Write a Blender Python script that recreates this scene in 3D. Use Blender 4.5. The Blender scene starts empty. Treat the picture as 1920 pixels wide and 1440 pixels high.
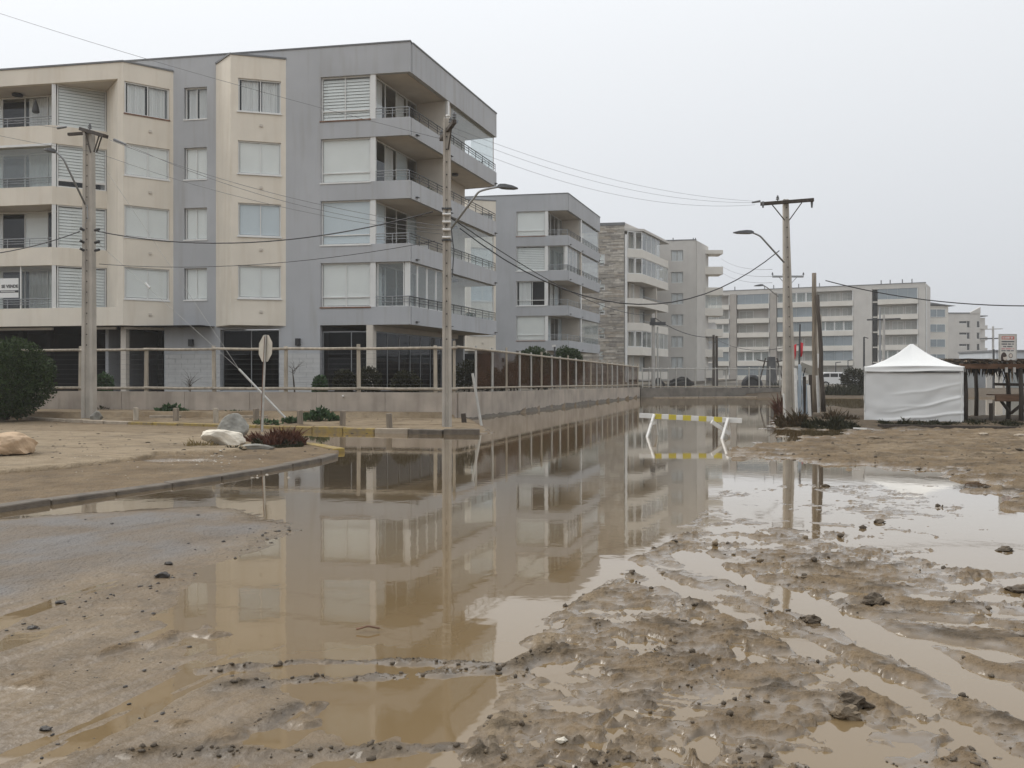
import bpy, bmesh, math, random
import numpy as np
from mathutils import Vector, Matrix
random.seed(7); RNG = np.random.default_rng(11)
SC = bpy.context.scene
COL = SC.collection
# ------------------------------------------------------------------ camera
F, CX, HY, H = 1550.0, 960.0, 702.0, 1.6          # focal length in photo pixels, eye height in metres
cam_d = bpy.data.cameras.new('camera'); cam = bpy.data.objects.new('camera', cam_d); COL.objects.link(cam)
cam.location = (0, 0, H); cam.rotation_euler = (math.radians(90), 0, 0)
cam_d.sensor_width = 36; cam_d.lens = 36*F/1920; cam_d.shift_y = -18/1920
cam_d.clip_start = 0.05; cam_d.clip_end = 3000
SC.camera = cam
# ------------------------------------------------------------------ world, sun, exposure
SUN_EL, SUN_AZ = math.radians(46), math.radians(-62)    # azimuth clockwise from +Y: sun behind thin cloud on the left
w = bpy.data.worlds.new('World'); SC.world = w; w.use_nodes = True
nt = w.node_tree; nt.nodes.clear()
def wn(t, **k):
    n = nt.nodes.new(t)
    for a, b in k.items(): setattr(n, a, b)
    return n
out = wn('ShaderNodeOutputWorld'); bg = wn('ShaderNodeBackground')
sky = wn('ShaderNodeTexSky', sky_type='NISHITA', sun_disc=False, sun_elevation=SUN_EL, sun_rotation=SUN_AZ)
sky.air_density = 1.0; sky.dust_density = 6.0
hs = wn('ShaderNodeHueSaturation'); hs.inputs['Saturation'].default_value = 0.25; hs.inputs['Value'].default_value = 0.10
nt.links.new(sky.outputs[0], hs.inputs['Color'])
tc = wn('ShaderNodeTexCoord'); sx = wn('ShaderNodeSeparateXYZ'); nt.links.new(tc.outputs['Generated'], sx.inputs[0])
mr = wn('ShaderNodeMapRange'); mr.inputs['From Min'].default_value = 0; mr.inputs['From Max'].default_value = 1
mr.inputs['To Min'].default_value = 0; mr.inputs['To Max'].default_value = 1; nt.links.new(sx.outputs['Z'], mr.inputs['Value'])
cr = wn('ShaderNodeValToRGB'); e = cr.color_ramp.elements
e[0].position = 0.0; e[0].color = (.575, .60, .638, 1); e[1].position = 1.0; e[1].color = (1.22, 1.255, 1.30, 1)
m_ = cr.color_ramp.elements.new(.36); m_.color = (.785, .81, .84, 1)
nt.links.new(mr.outputs[0], cr.inputs[0])
# overcast layer: a little brighter towards the veiled sun
vd = wn('ShaderNodeVectorMath', operation='DOT_PRODUCT'); nt.links.new(tc.outputs['Generated'], vd.inputs[0])
vd.inputs[1].default_value = (math.sin(SUN_AZ)*math.cos(SUN_EL), math.cos(SUN_AZ)*math.cos(SUN_EL), math.sin(SUN_EL))
mr2 = wn('ShaderNodeMapRange'); mr2.inputs['From Min'].default_value = -.6; mr2.inputs['From Max'].default_value = 1
mr2.inputs['To Min'].default_value = .95; mr2.inputs['To Max'].default_value = 1.14; nt.links.new(vd.outputs['Value'], mr2.inputs['Value'])
mul = wn('ShaderNodeVectorMath', operation='SCALE'); nt.links.new(cr.outputs[0], mul.inputs[0]); nt.links.new(mr2.outputs[0], mul.inputs['Scale'])
mx = wn('ShaderNodeMix', data_type='RGBA'); mx.inputs[0].default_value = .9
nt.links.new(hs.outputs[0], mx.inputs[6]); nt.links.new(mul.outputs[0], mx.inputs[7])
nt.links.new(mx.outputs[2], bg.inputs['Color']); bg.inputs['Strength'].default_value = 1.0
nt.links.new(bg.outputs[0], out.inputs['Surface'])
sd = bpy.data.lights.new('sun', 'SUN'); sd.energy = 1.4; sd.angle = math.radians(28); sd.color = (1, .95, .87)
sun = bpy.data.objects.new('sun', sd); COL.objects.link(sun)
sun.rotation_euler = Vector((math.sin(SUN_AZ)*math.cos(SUN_EL), math.cos(SUN_AZ)*math.cos(SUN_EL), math.sin(SUN_EL))).to_track_quat('Z', 'Y').to_euler()
SC.view_settings.view_transform = 'Standard'; SC.view_settings.look = 'None'
SC.view_settings.exposure = 0.14; SC.view_settings.gamma = 1
SC.cycles.use_denoising = True
SC.cycles.max_bounces = 6; SC.cycles.diffuse_bounces = 2; SC.cycles.glossy_bounces = 3
SC.cycles.transparent_max_bounces = 12; SC.cycles.volume_bounces = 1; SC.cycles.transmission_bounces = 3
SC.cycles.caustics_reflective = False; SC.cycles.caustics_refractive = False

# ------------------------------------------------------------------ helpers
def at(px, py, Y): return Vector(((px-CX)/F*Y, Y, H-(py-HY)/F*Y))
def gd(px, py, z=0.0):
    Y = (H-z)*F/(py-HY); return Vector(((px-CX)/F*Y, Y, z))
V = Vector
WO = {}
def link(o, parent=None):
    COL.objects.link(o)
    if parent is not None: o.parent = parent
    return o
def tag(o, label=None, cat=None, group=None, kind=None):
    if label: o['label'] = label
    if cat: o['category'] = cat
    if group: o['group'] = group
    if kind: o['kind'] = kind
    return o
def thing(name, loc, label=None, cat=None, group=None, kind=None):
    o = bpy.data.objects.new(name, None); o.empty_display_size = .2; o.location = loc; link(o)
    WO[o.name] = V(loc); return tag(o, label, cat, group, kind)
class Fr:
    """a facade frame: u along p0->p1, d outward (towards `out`), z up"""
    def __init__(s, p0, dirn, out=(0, 0)):
        s.o = V((p0[0], p0[1])); s.u = V((dirn[0], dirn[1])).normalized()
        n = V((s.u.y, -s.u.x)); c = V((out[0], out[1]))-s.o
        s.n = n if n.dot(c) > 0 else -n
    def p(s, u, d, z):
        q = s.o+s.u*u+s.n*d; return V((q.x, q.y, z))
    def up(s, px, d=0.0):                         # u of the plane point seen in photo column px
        a = (px-CX)/F; o = s.o+s.n*d
        return (a*o.y-o.x)/(s.u.x-a*s.u.y)
    def z(s, px, py, d=0.0):
        q = s.p(s.up(px, d), d, 0); return H-(py-HY)/F*q.y
class MB:
    def __init__(s): s.v = []; s.f = []; s.m = []
    def add(s, vs, fs, m=0):
        b = len(s.v); s.v += [tuple(x) for x in vs]; s.f += [tuple(i+b for i in f) for f in fs]; s.m += [m]*len(fs); return s
    def hexa(s, p, m=0): return s.add(p, [(0,3,2,1),(4,5,6,7),(0,1,5,4),(1,2,6,5),(2,3,7,6),(3,0,4,7)], m)
    def box(s, x0, x1, y0, y1, z0, z1, m=0):
        return s.hexa([(x0,y0,z0),(x1,y0,z0),(x1,y1,z0),(x0,y1,z0),(x0,y0,z1),(x1,y0,z1),(x1,y1,z1),(x0,y1,z1)], m)
    def fb(s, fr, u0, u1, d0, d1, z0, z1, m=0):
        return s.hexa([fr.p(u0,d0,z0),fr.p(u1,d0,z0),fr.p(u1,d1,z0),fr.p(u0,d1,z0),fr.p(u0,d0,z1),fr.p(u1,d0,z1),fr.p(u1,d1,z1),fr.p(u0,d1,z1)], m)
    def prism(s, pts, z0, z1, m=0):
        n = len(pts); vs = [(p[0],p[1],z0) for p in pts]+[(p[0],p[1],z1) for p in pts]
        return s.add(vs, [tuple(range(n))[::-1], tuple(range(n,2*n))]+[(i,(i+1)%n,n+(i+1)%n,n+i) for i in range(n)], m)
    def tube(s, pts, r, n=6, m=0, caps=True):
        pts = [V(p) for p in pts]; R = r if isinstance(r, (list, tuple)) else [r]*len(pts); b = len(s.v)
        for i, p in enumerate(pts):
            t = (pts[min(i+1,len(pts)-1)]-pts[max(i-1,0)]).normalized()
            a = V((0,0,1)) if abs(t.z) < .95 else V((1,0,0)); x = t.cross(a).normalized(); y = x.cross(t)
            for k in range(n):
                q = p+(x*math.cos(2*math.pi*k/n)+y*math.sin(2*math.pi*k/n))*R[i]; s.v.append(tuple(q))
        for i in range(len(pts)-1):
            for k in range(n):
                k2 = (k+1)%n; s.f.append((b+i*n+k, b+i*n+k2, b+(i+1)*n+k2, b+(i+1)*n+k)); s.m.append(m)
        if caps:
            s.f.append(tuple(b+k for k in range(n))[::-1]); s.f.append(tuple(b+(len(pts)-1)*n+k for k in range(n))); s.m += [m, m]
        return s
    def bar(s, a, b, w, h, m=0, up=(0,0,1), w2=None, h2=None):
        a, b = V(a), V(b); t = (b-a).normalized(); upv = V(up)
        if abs(t.dot(upv)) > .97: upv = V((0,1,0))
        x = t.cross(upv).normalized(); y = x.cross(t); w2 = w2 or w; h2 = h2 or h
        P = []
        for p, ww, hh in ((a,w,h),(b,w2,h2)):
            P += [p-x*ww/2-y*hh/2, p+x*ww/2-y*hh/2, p+x*ww/2+y*hh/2, p-x*ww/2+y*hh/2]
        return s.hexa(P, m)
    def disc(s, c, ux, uy, th, r, n=24, m=0, ry=None):     # flat elliptical plate
        c, ux, uy = V(c), V(ux).normalized(), V(uy).normalized(); nn = ux.cross(uy); ry = ry or r
        A = [c+ux*r*math.cos(2*math.pi*k/n)+uy*ry*math.sin(2*math.pi*k/n) for k in range(n)]
        B = [p+nn*th for p in A]
        return s.add(A+B, [tuple(range(n))[::-1], tuple(range(n,2*n))]+[(i,(i+1)%n,n+(i+1)%n,n+i) for i in range(n)], m)
    def build(s, name, mat, parent=None, smooth=False, bevel=0.0, recalc=True, kind=None):
        me = bpy.data.meshes.new(name)
        if parent is None:
            A = np.array(s.v); o_ = V(((A[:,0].min()+A[:,0].max())/2, (A[:,1].min()+A[:,1].max())/2, A[:,2].min()))
        else: o_ = V((0,0,0))
        me.from_pydata([(x-o_.x, y-o_.y, z-o_.z) for x, y, z in s.v], [], s.f)
        for k in (mat if isinstance(mat, (list, tuple)) else [mat]): me.materials.append(k)
        if any(s.m): me.polygons.foreach_set('material_index', s.m)
        if recalc or bevel:
            bm = bmesh.new(); bm.from_mesh(me)
            if recalc: bmesh.ops.recalc_face_normals(bm, faces=bm.faces)
            if bevel: bmesh.ops.bevel(bm, geom=list(bm.edges), offset=bevel, segments=1, affect='EDGES', clamp_overlap=True)
            bm.to_mesh(me); bm.free()
        if smooth: me.polygons.foreach_set('use_smooth', [True]*len(me.polygons))
        me.update()
        o = bpy.data.objects.new(name, me); link(o, parent)
        if parent is None: o.location = o_; WO[o.name] = o_
        else: o.location = -WO[parent.name]; WO[o.name] = V((0,0,0))
        if kind: o['kind'] = kind
        return o
def mesh_np(name, verts, faces, mat, parent=None, smooth=False, kind=None):
    """large quad meshes from numpy arrays (faces Nx4 or Nx3)"""
    me = bpy.data.meshes.new(name); n, k = len(faces), faces.shape[1]
    verts = np.asarray(verts, dtype=np.float64); o_ = V((0,0,0))
    if parent is None:
        o_ = V(((verts[:,0].min()+verts[:,0].max())/2, (verts[:,1].min()+verts[:,1].max())/2, float(verts[:,2].min())))
        verts = verts-np.array(o_)
    me.vertices.add(len(verts)); me.vertices.foreach_set('co', verts.astype(np.float32).ravel())
    me.loops.add(n*k); me.loops.foreach_set('vertex_index', faces.astype(np.int32).ravel())
    me.polygons.add(n); me.polygons.foreach_set('loop_start', np.arange(0, n*k, k, dtype=np.int32))
    me.polygons.foreach_set('loop_total', np.full(n, k, dtype=np.int32))
    if smooth: me.polygons.foreach_set('use_smooth', np.ones(n, dtype=bool))
    me.materials.append(mat); me.update(calc_edges=True); me.validate()
    o = bpy.data.objects.new(name, me); link(o, parent)
    if parent is None: o.location = o_; WO[o.name] = o_
    else: o.location = -WO[parent.name]; WO[o.name] = V((0,0,0))
    if kind: o['kind'] = kind
    return o
# ------------------------------------------------------------------ noise in numpy
def pn(x, y, seed=0):
    x = np.asarray(x, float); y = np.asarray(y, float)
    xi = np.floor(x).astype(np.int64); yi = np.floor(y).astype(np.int64); xf = x-xi; yf = y-yi
    def g(i, j, dx, dy):
        h = (i*374761393+j*668265263+seed*1442695041) & 0xffffffff
        h = ((h ^ (h >> 13))*1274126177) & 0xffffffff; h = (h ^ (h >> 16)) & 1023
        a = h*(2*math.pi/1024); return np.cos(a)*dx+np.sin(a)*dy
    u = xf*xf*xf*(xf*(xf*6-15)+10); v = yf*yf*yf*(yf*(yf*6-15)+10)
    a = g(xi,yi,xf,yf)*(1-u)+g(xi+1,yi,xf-1,yf)*u; b = g(xi,yi+1,xf,yf-1)*(1-u)+g(xi+1,yi+1,xf-1,yf-1)*u
    return (a*(1-v)+b*v)*1.5
def fbm(x, y, o=4, seed=0, gain=.5):
    s = 0; a = 1.0
    for k in range(o):
        s = s+a*pn(x*2**k, y*2**k, seed+k*17); a *= gain
    return s
def ss(x, a, b):
    t = np.clip((x-a)/(b-a), 0, 1); return t*t*(3-2*t)
# ------------------------------------------------------------------ materials
MATS = {}
def mat(name, col, rough=.75, var=.12, scale=2.0, col2=None, bump=0.0, bscale=60.0, stretch=(1,1,1), metal=0.0, spec=.5, streak=0.0, streak_col=(.16,.12,.08), detail=5):
    m = bpy.data.materials.new(name); m.use_nodes = True; t = m.node_tree; N = t.nodes; L = t.links; N.clear()
    o = N.new('ShaderNodeOutputMaterial'); b = N.new('ShaderNodeBsdfPrincipled'); L.new(b.outputs[0], o.inputs[0])
    b.inputs['Roughness'].default_value = rough; b.inputs['Metallic'].default_value = metal; b.inputs['Specular IOR Level'].default_value = spec
    g = N.new('ShaderNodeNewGeometry'); mp = N.new('ShaderNodeMapping'); mp.inputs['Scale'].default_value = stretch; L.new(g.outputs['Position'], mp.inputs[0])
    nz = N.new('ShaderNodeTexNoise'); nz.inputs['Scale'].default_value = scale; nz.inputs['Detail'].default_value = detail; L.new(mp.outputs[0], nz.inputs['Vector'])
    r = N.new('ShaderNodeMapRange'); r.inputs['From Min'].default_value = .3; r.inputs['From Max'].default_value = .7; L.new(nz.outputs[0], r.inputs['Value'])
    mx = N.new('ShaderNodeMix'); mx.data_type = 'RGBA'; L.new(r.outputs[0], mx.inputs[0])
    c2 = col2 or tuple(min(1, c*(1+var)) for c in col); c1 = col if col2 else tuple(c*(1-var) for c in col)
    mx.inputs[6].default_value = (*c1, 1); mx.inputs[7].default_value = (*c2, 1); last = mx.outputs[2]
    if streak > 0:
        mp2 = N.new('ShaderNodeMapping'); mp2.inputs['Scale'].default_value = (1, 1, .10); L.new(g.outputs['Position'], mp2.inputs[0])
        n2 = N.new('ShaderNodeTexNoise'); n2.inputs['Scale'].default_value = 3.2; n2.inputs['Detail'].default_value = 6; L.new(mp2.outputs[0], n2.inputs['Vector'])
        r2 = N.new('ShaderNodeMapRange'); r2.inputs['From Min'].default_value = .50; r2.inputs['From Max'].default_value = .8; r2.inputs['To Max'].default_value = streak; L.new(n2.outputs[0], r2.inputs['Value'])
        mx2 = N.new('ShaderNodeMix'); mx2.data_type = 'RGBA'; L.new(r2.outputs[0], mx2.inputs[0]); L.new(last, mx2.inputs[6]); mx2.inputs[7].default_value = (*streak_col, 1); last = mx2.outputs[2]
    L.new(last, b.inputs['Base Color'])
    if bump > 0:
        n3 = N.new('ShaderNodeTexNoise'); n3.inputs['Scale'].default_value = bscale; n3.inputs['Detail'].default_value = 4; L.new(g.outputs['Position'], n3.inputs['Vector'])
        bp = N.new('ShaderNodeBump'); bp.inputs['Strength'].default_value = bump; bp.inputs['Distance'].default_value = .02; L.new(n3.outputs[0], bp.inputs['Height']); L.new(bp.outputs[0], b.inputs['Normal'])
    MATS[name] = m; return m
def glass_mat(name, tint=(.75,.82,.82), ior=1.5, rough=.02, body=0.0, body_col=(.5,.58,.6)):
    m = bpy.data.materials.new(name); m.use_nodes = True; t = m.node_tree; N = t.nodes; L = t.links; N.clear()
    o = N.new('ShaderNodeOutputMaterial'); tr = N.new('ShaderNodeBsdfTransparent'); tr.inputs[0].default_value = (*tint, 1)
    gl = N.new('ShaderNodeBsdfGlossy'); gl.inputs['Roughness'].default_value = rough; gl.inputs['Color'].default_value = (.95,.97,1,1)
    fr = N.new('ShaderNodeFresnel'); fr.inputs['IOR'].default_value = ior
    g = N.new('ShaderNodeNewGeometry'); nz = N.new('ShaderNodeTexNoise'); nz.inputs['Scale'].default_value = .6; L.new(g.outputs['Position'], nz.inputs['Vector'])
    bp = N.new('ShaderNodeBump'); bp.inputs['Strength'].default_value = .04; bp.inputs['Distance'].default_value = .1; L.new(nz.outputs[0], bp.inputs['Height']); L.new(bp.outputs[0], gl.inputs['Normal'])
    mx = N.new('ShaderNodeMixShader'); L.new(gl.outputs[0], mx.inputs[2])
    iv = N.new('ShaderNodeMath'); iv.operation = 'SUBTRACT'; iv.inputs[0].default_value = 1; L.new(g.outputs['Backfacing'], iv.inputs[1])
    fm = N.new('ShaderNodeMath'); fm.operation = 'MULTIPLY'; L.new(fr.outputs[0], fm.inputs[0]); L.new(iv.outputs[0], fm.inputs[1]); L.new(fm.outputs[0], mx.inputs[0])
    if body > 0:
        df = N.new('ShaderNodeBsdfDiffuse'); df.inputs[0].default_value = (*body_col, 1)
        m2 = N.new('ShaderNodeMixShader'); m2.inputs[0].default_value = body; L.new(tr.outputs[0], m2.inputs[1]); L.new(df.outputs[0], m2.inputs[2]); L.new(m2.outputs[0], mx.inputs[1])
    else: L.new(tr.outputs[0], mx.inputs[1])
    L.new(mx.outputs[0], o.inputs[0]); MATS[name] = m; return m
GREY = mat('grey_render', (.44,.45,.465), .85, .07, .5, bump=.12, bscale=90, streak=.60, streak_col=(.34,.325,.305))
GREY2 = mat('grey_render_far', (.42,.43,.445), .85, .07, .5, streak=.3, streak_col=(.30,.29,.27))
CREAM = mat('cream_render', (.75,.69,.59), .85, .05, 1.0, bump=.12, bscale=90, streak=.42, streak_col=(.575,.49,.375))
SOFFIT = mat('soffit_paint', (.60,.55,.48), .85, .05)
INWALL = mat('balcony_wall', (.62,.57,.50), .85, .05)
PALEBLOCK = None
WHITE = mat('white_aluminium', (.74,.74,.72), .4, .05)
BLIND = mat('white_roller_blind', (.86,.865,.85), .8, .03, 1.2)
BLIND2 = mat('blue_grey_blind', (.66,.72,.77), .8, .03, 1.2)
SHUT = mat('shutter_slat', (.80,.81,.80), .5, .04)
CURT = mat('curtain_cloth', (.74,.74,.74), .9, .12, 5.0, stretch=(4,4,.05))
DARK = mat('interior_shade', (.007,.0065,.006), .8, .25)  # near-black base colour stands in for the shade of unlit rooms
DARK2 = mat('interior_shade_dim', (.016,.015,.014), .8, .3, 1.0)  # recess shade put into the base colour: rooms, undercroft, shaft
RAIL = mat('grey_painted_steel', (.30,.31,.32), .45, .08, metal=.3)
RAILD = mat('dark_painted_steel', (.055,.057,.06), .5, .1)
RUST = mat('rusty_sill', (.20,.11,.07), .8, .4, 9.0)
CAPM = mat('roof_flashing', (.17,.175,.18), .6, .1)
GLASS = glass_mat('window_glass', (.965,.975,.97)); GLASSB = glass_mat('balcony_glass', (.95,.97,.97), 1.45, .02, .10, (.66,.72,.73))
GLASSD = glass_mat('dark_glass', (.5,.52,.52), 1.28)
CONC = mat('pole_concrete', (.43,.395,.345), .85, .16, 1.6, bump=.3, bscale=50, streak=.2, streak_col=(.34,.28,.21))
CONC2 = mat('pole_concrete_grey', (.46,.44,.41), .85, .12, 1.6, bump=.3, bscale=50, streak=.2)
HOLE_SHADE = mat('hole_shade', (.03,.027,.025), .9, .1)
WALLC = mat('perimeter_wall_render', (.41,.355,.30), .9, .22, 1.1, bump=.3, bscale=40, streak=.55, streak_col=(.20,.165,.13))
WALLD = mat('stained_dark_wall', (.20,.18,.155), .9, .25, 1.8, bump=.3, bscale=40, streak=.4, streak_col=(.08,.07,.06))
FENCEW = mat('weathered_fence_wood', (.40,.35,.28), .85, .25, 4.0, stretch=(2,2,.4), bump=.4, bscale=60)
GALV = mat('galvanised_pipe', (.45,.44,.41), .5, .12, 6.0, metal=.3)
WOOD = mat('weathered_timber', (.235,.195,.15), .85, .35, 5.0, stretch=(3,3,.25), bump=.6, bscale=50)
WOODD = mat('dark_wet_timber', (.055,.042,.032), .75, .35, 5.0, stretch=(3,3,.3), bump=.5, bscale=50)
WOODR = mat('brown_timber', (.17,.095,.055), .7, .3, 5.0, stretch=(.4,3,3), bump=.4, bscale=50)
WIRE = mat('black_cable', (.02,.02,.022), .6, .1)
WIREG = mat('bare_wire', (.16,.16,.165), .5, .1, metal=.4)
BLACK = mat('black_plastic', (.018,.018,.02), .45, .1)
INSUL = mat('grey_insulator', (.16,.165,.17), .4, .1)
LAMPM = mat('lamp_housing', (.07,.072,.075), .4, .1)
YELLOW = mat('worn_yellow_paint', (.34,.24,.05), .8, .2, 6.0, col2=(.20,.155,.10), bump=.3)
KERB = mat('kerb_concrete', (.33,.275,.21), .85, .22, 5.0, bump=.4, bscale=50)
KERBD = mat('wet_kerb_concrete', (.105,.084,.062), .6, .4, 5.0, bump=.4, bscale=50)
WPAINT = mat('white_paint_wood', (.72,.71,.68), .6, .08, 5.0, streak=.12)
YPAINT = mat('yellow_stripe_paint', (.58,.48,.06), .6, .08, 6.0)
CANVAS = mat('white_canvas', (.72,.72,.705), .8, .03, 1.5, streak=.06, streak_col=(.6,.57,.5))
RED = mat('red_flag_cloth', (.55,.03,.04), .8, .15)
BLUEP = mat('pale_blue_plank', (.42,.53,.64), .8, .25, 5.0, stretch=(3,3,.3), col2=(.62,.68,.74))
SIGNBACK = mat('sign_back_metal', (.50,.46,.39), .55, .15, 3.0, metal=.2)
STONEW = mat('white_boulder', (.66,.60,.50), .85, .22, 3.5, bump=.8, bscale=14)
STONEG = mat('grey_boulder', (.24,.23,.20), .85, .35, 4.0, bump=.8, bscale=14)
STONEB = mat('tan_boulder', (.50,.36,.235), .85, .25, 3.0, bump=.8, bscale=12)
# ================================================================== GROUND
def poly_px(L, z=0.0): return [(gd(a, b, z).x, gd(a, b, z).y) for a, b in L]
def sdist(X, Y, P):
    """signed distance to a polygon, positive inside"""
    d = np.full(X.shape, 1e9); ins = np.zeros(X.shape, bool); n = len(P)
    for i in range(n):
        ax, ay = P[i]; bx, by = P[(i+1)%n]; ex, ey = bx-ax, by-ay
        t = np.clip(((X-ax)*ex+(Y-ay)*ey)/(ex*ex+ey*ey+1e-12), 0, 1)
        d = np.minimum(d, np.hypot(X-ax-t*ex, Y-ay-t*ey))
        c = ((ay > Y) != (by > Y)) & (X < ex*(Y-ay)/(ey+1e-15)+ax); ins ^= c
    return np.where(ins, d, -d)
def ldist(X, Y, P):
    """distance to a polyline and arc position"""
    d = np.full(X.shape, 1e9); s = np.zeros(X.shape); sgn = np.zeros(X.shape); acc = 0
    for i in range(len(P)-1):
        ax, ay = P[i]; bx, by = P[i+1]; ex, ey = bx-ax, by-ay; l = math.hypot(ex, ey)
        t = np.clip(((X-ax)*ex+(Y-ay)*ey)/(l*l), 0, 1); q = np.hypot(X-ax-t*ex, Y-ay-t*ey); k = q < d
        d = np.where(k, q, d); s = np.where(k, acc+t*l, s); sgn = np.where(k, np.sign(ex*(Y-ay)-ey*(X-ax)), sgn); acc += l
    return d, s, sgn
# streetside lines, measured on the photograph and laid out in metres
KERB1 = [tuple(gd(a, b, .12).xy) for a, b in ((-260,770),(0,780),(170,789),(400,795),(560,800),(700,803.5),(840,806),(905,806),(932,803))]
WALLC0 = V((-1.93, 28.5))                                   # corner of the perimeter wall
LDIR = V((-.9854, .1701)); RDIR = V((.336, .942)).normalized()
WALL_L = WALLC0+LDIR*30; WALL_E = V((8.93, 57.7))
P_SIDE = KERB1+[(WALLC0.x+.6, WALLC0.y-.6), (WALLC0.x, WALLC0.y+.2), (WALL_L.x, WALL_L.y+.2)]
ISL_F = [tuple(gd(a, b, .06).xy) for a, b in ((-420,1010),(-150,972),(0,949),(430,889),(500,877),(600,859),(638,848))]
ISL_B = [tuple(gd(a, b, .07).xy) for a, b in ((640,842),(600,834),(560,828),(420,818),(200,812),(0,808),(-300,800))]
P_ISL = ISL_F+ISL_B
P_LAY = [tuple(gd(a, b, .1).xy) for a, b in ((-420,918),(0,886),(120,876),(250,861),(300,850),(400,848),(440,846),(470,838))]+ISL_B[2:]
P_ROADB = ISL_B[1:]+KERB1[:6]                                # strip of road behind the island
P_SPIT = poly_px([(-900,1030),(-300,985),(0,972),(150,963),(300,954),(400,949),(440,952),(490,972),(548,984),(556,996),(500,1020),(400,1048),(330,1066),(200,1092),(60,1130),(-200,1180),(-900,1330)])
P_FILM = poly_px([(-900,1050),(400,1040),(430,1090),(380,1150),(470,1190),(660,1160),(760,1150),(700,1200),(560,1240),(640,1300),(760,1330),(900,1300),(800,1700),(-2000,1700)])
SHORE = [(2.9,11.6),(2.65,11.1),(1.55,8.35),(.45,6.08),(-.02,4.95),(-.24,3.66),(-.5,2.6),(-.9,.6),(-1.2,-3)]
P_MUD = SHORE[::-1]+[(4.3,12.2),(6.2,12.0),(8.6,11.2),(14,10.5),(30,10),(30,-3)]
P_BAR = poly_px([(1395,850),(1440,834),(1520,822),(1600,812),(1700,806),(1920,802),(2400,800),(3000,800),(3000,960),(2200,945),(1920,950),(1880,935),(1850,905),(1760,886),(1640,874),(1540,868),(1440,860)])
P_ISLR = poly_px([(1458,800),(1470,785),(1500,768),(1560,762),(1640,770),(1800,782),(2400,782),(2400,802),(1920,806),(1640,806),(1560,806),(1480,806)])
CHAN = poly_px([(1640,985),(1850,950),(2300,940),(2300,1120),(1930,1115),(1850,1085),(1740,1060),(1660,1035),(1560,1035),(1500,1010)])
P_LUG = poly_px([(1450,1030),(1640,1035),(1760,1080),(1930,1130),(2300,1150),(2300,1420),(1900,1400),(1700,1240),(1480,1120)])
T1 = poly_px([(1290,1040),(1330,1065),(1480,1120),(1660,1200),(1800,1265),(1920,1325),(2200,1450)])
T2 = poly_px([(1060,1000),(1250,1090),(1480,1200),(1640,1280),(1800,1370),(1960,1480)])
T3 = poly_px([(1180,1000),(1500,985),(1700,1005),(1900,1060),(2200,1120)])
T4 = poly_px([(1000,1480),(1180,1360),(1380,1225),(1500,1130),(1560,1050)])
T5 = poly_px([(820,1398),(900,1400),(1020,1406)])
T6 = poly_px([(-300,1150),(0,1072),(90,1040),(190,1010),(330,985)])
T7 = poly_px([(-300,1300),(0,1168),(130,1118),(250,1085)])
_fr = np.random.default_rng(77)
FEET = [(float(a), float(b), float(c)) for a, b, c in zip(_fr.uniform(.1, 4.6, 150), _fr.uniform(3.0, 9.0, 150), _fr.uniform(-.9, .9, 150))]
R1 = poly_px([(380,1258),(560,1243),(760,1242),(960,1246),(1040,1225)])
R2 = poly_px([(420,1290),(560,1276),(760,1268),(970,1254),(1010,1240)])
R3 = poly_px([(200,1425),(330,1412),(560,1415),(760,1408),(860,1400)])
R4 = poly_px([(480,1365),(560,1325)])
ROWS = np.concatenate([np.linspace(-40, 1.5, 14)[:-1], np.exp(np.linspace(math.log(1.5), math.log(2.9), 24))[:-1], 1.0/np.linspace(1/2.9, 1/30.0, 520)[:-1] if False else np.exp(np.linspace(math.log(2.9), math.log(34), 680))[:-1], np.exp(np.linspace(math.log(34), math.log(560), 60))])
COLS = np.concatenate([np.linspace(-4, -.86, 50)[:-1], np.linspace(-.86, .86, 900), np.linspace(.86, 4, 50)[1:]])
def halfw(y): return np.where(y < 1.5, 3.2+np.clip(1.5-y, 0, 60)*.9, 1.2+y*.86+np.clip(2.2-y*.05, 0, 2))
gy = np.repeat(ROWS[:,None], len(COLS), 1); gx = halfw(gy)*COLS[None,:]
X, Y = gx, gy
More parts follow.
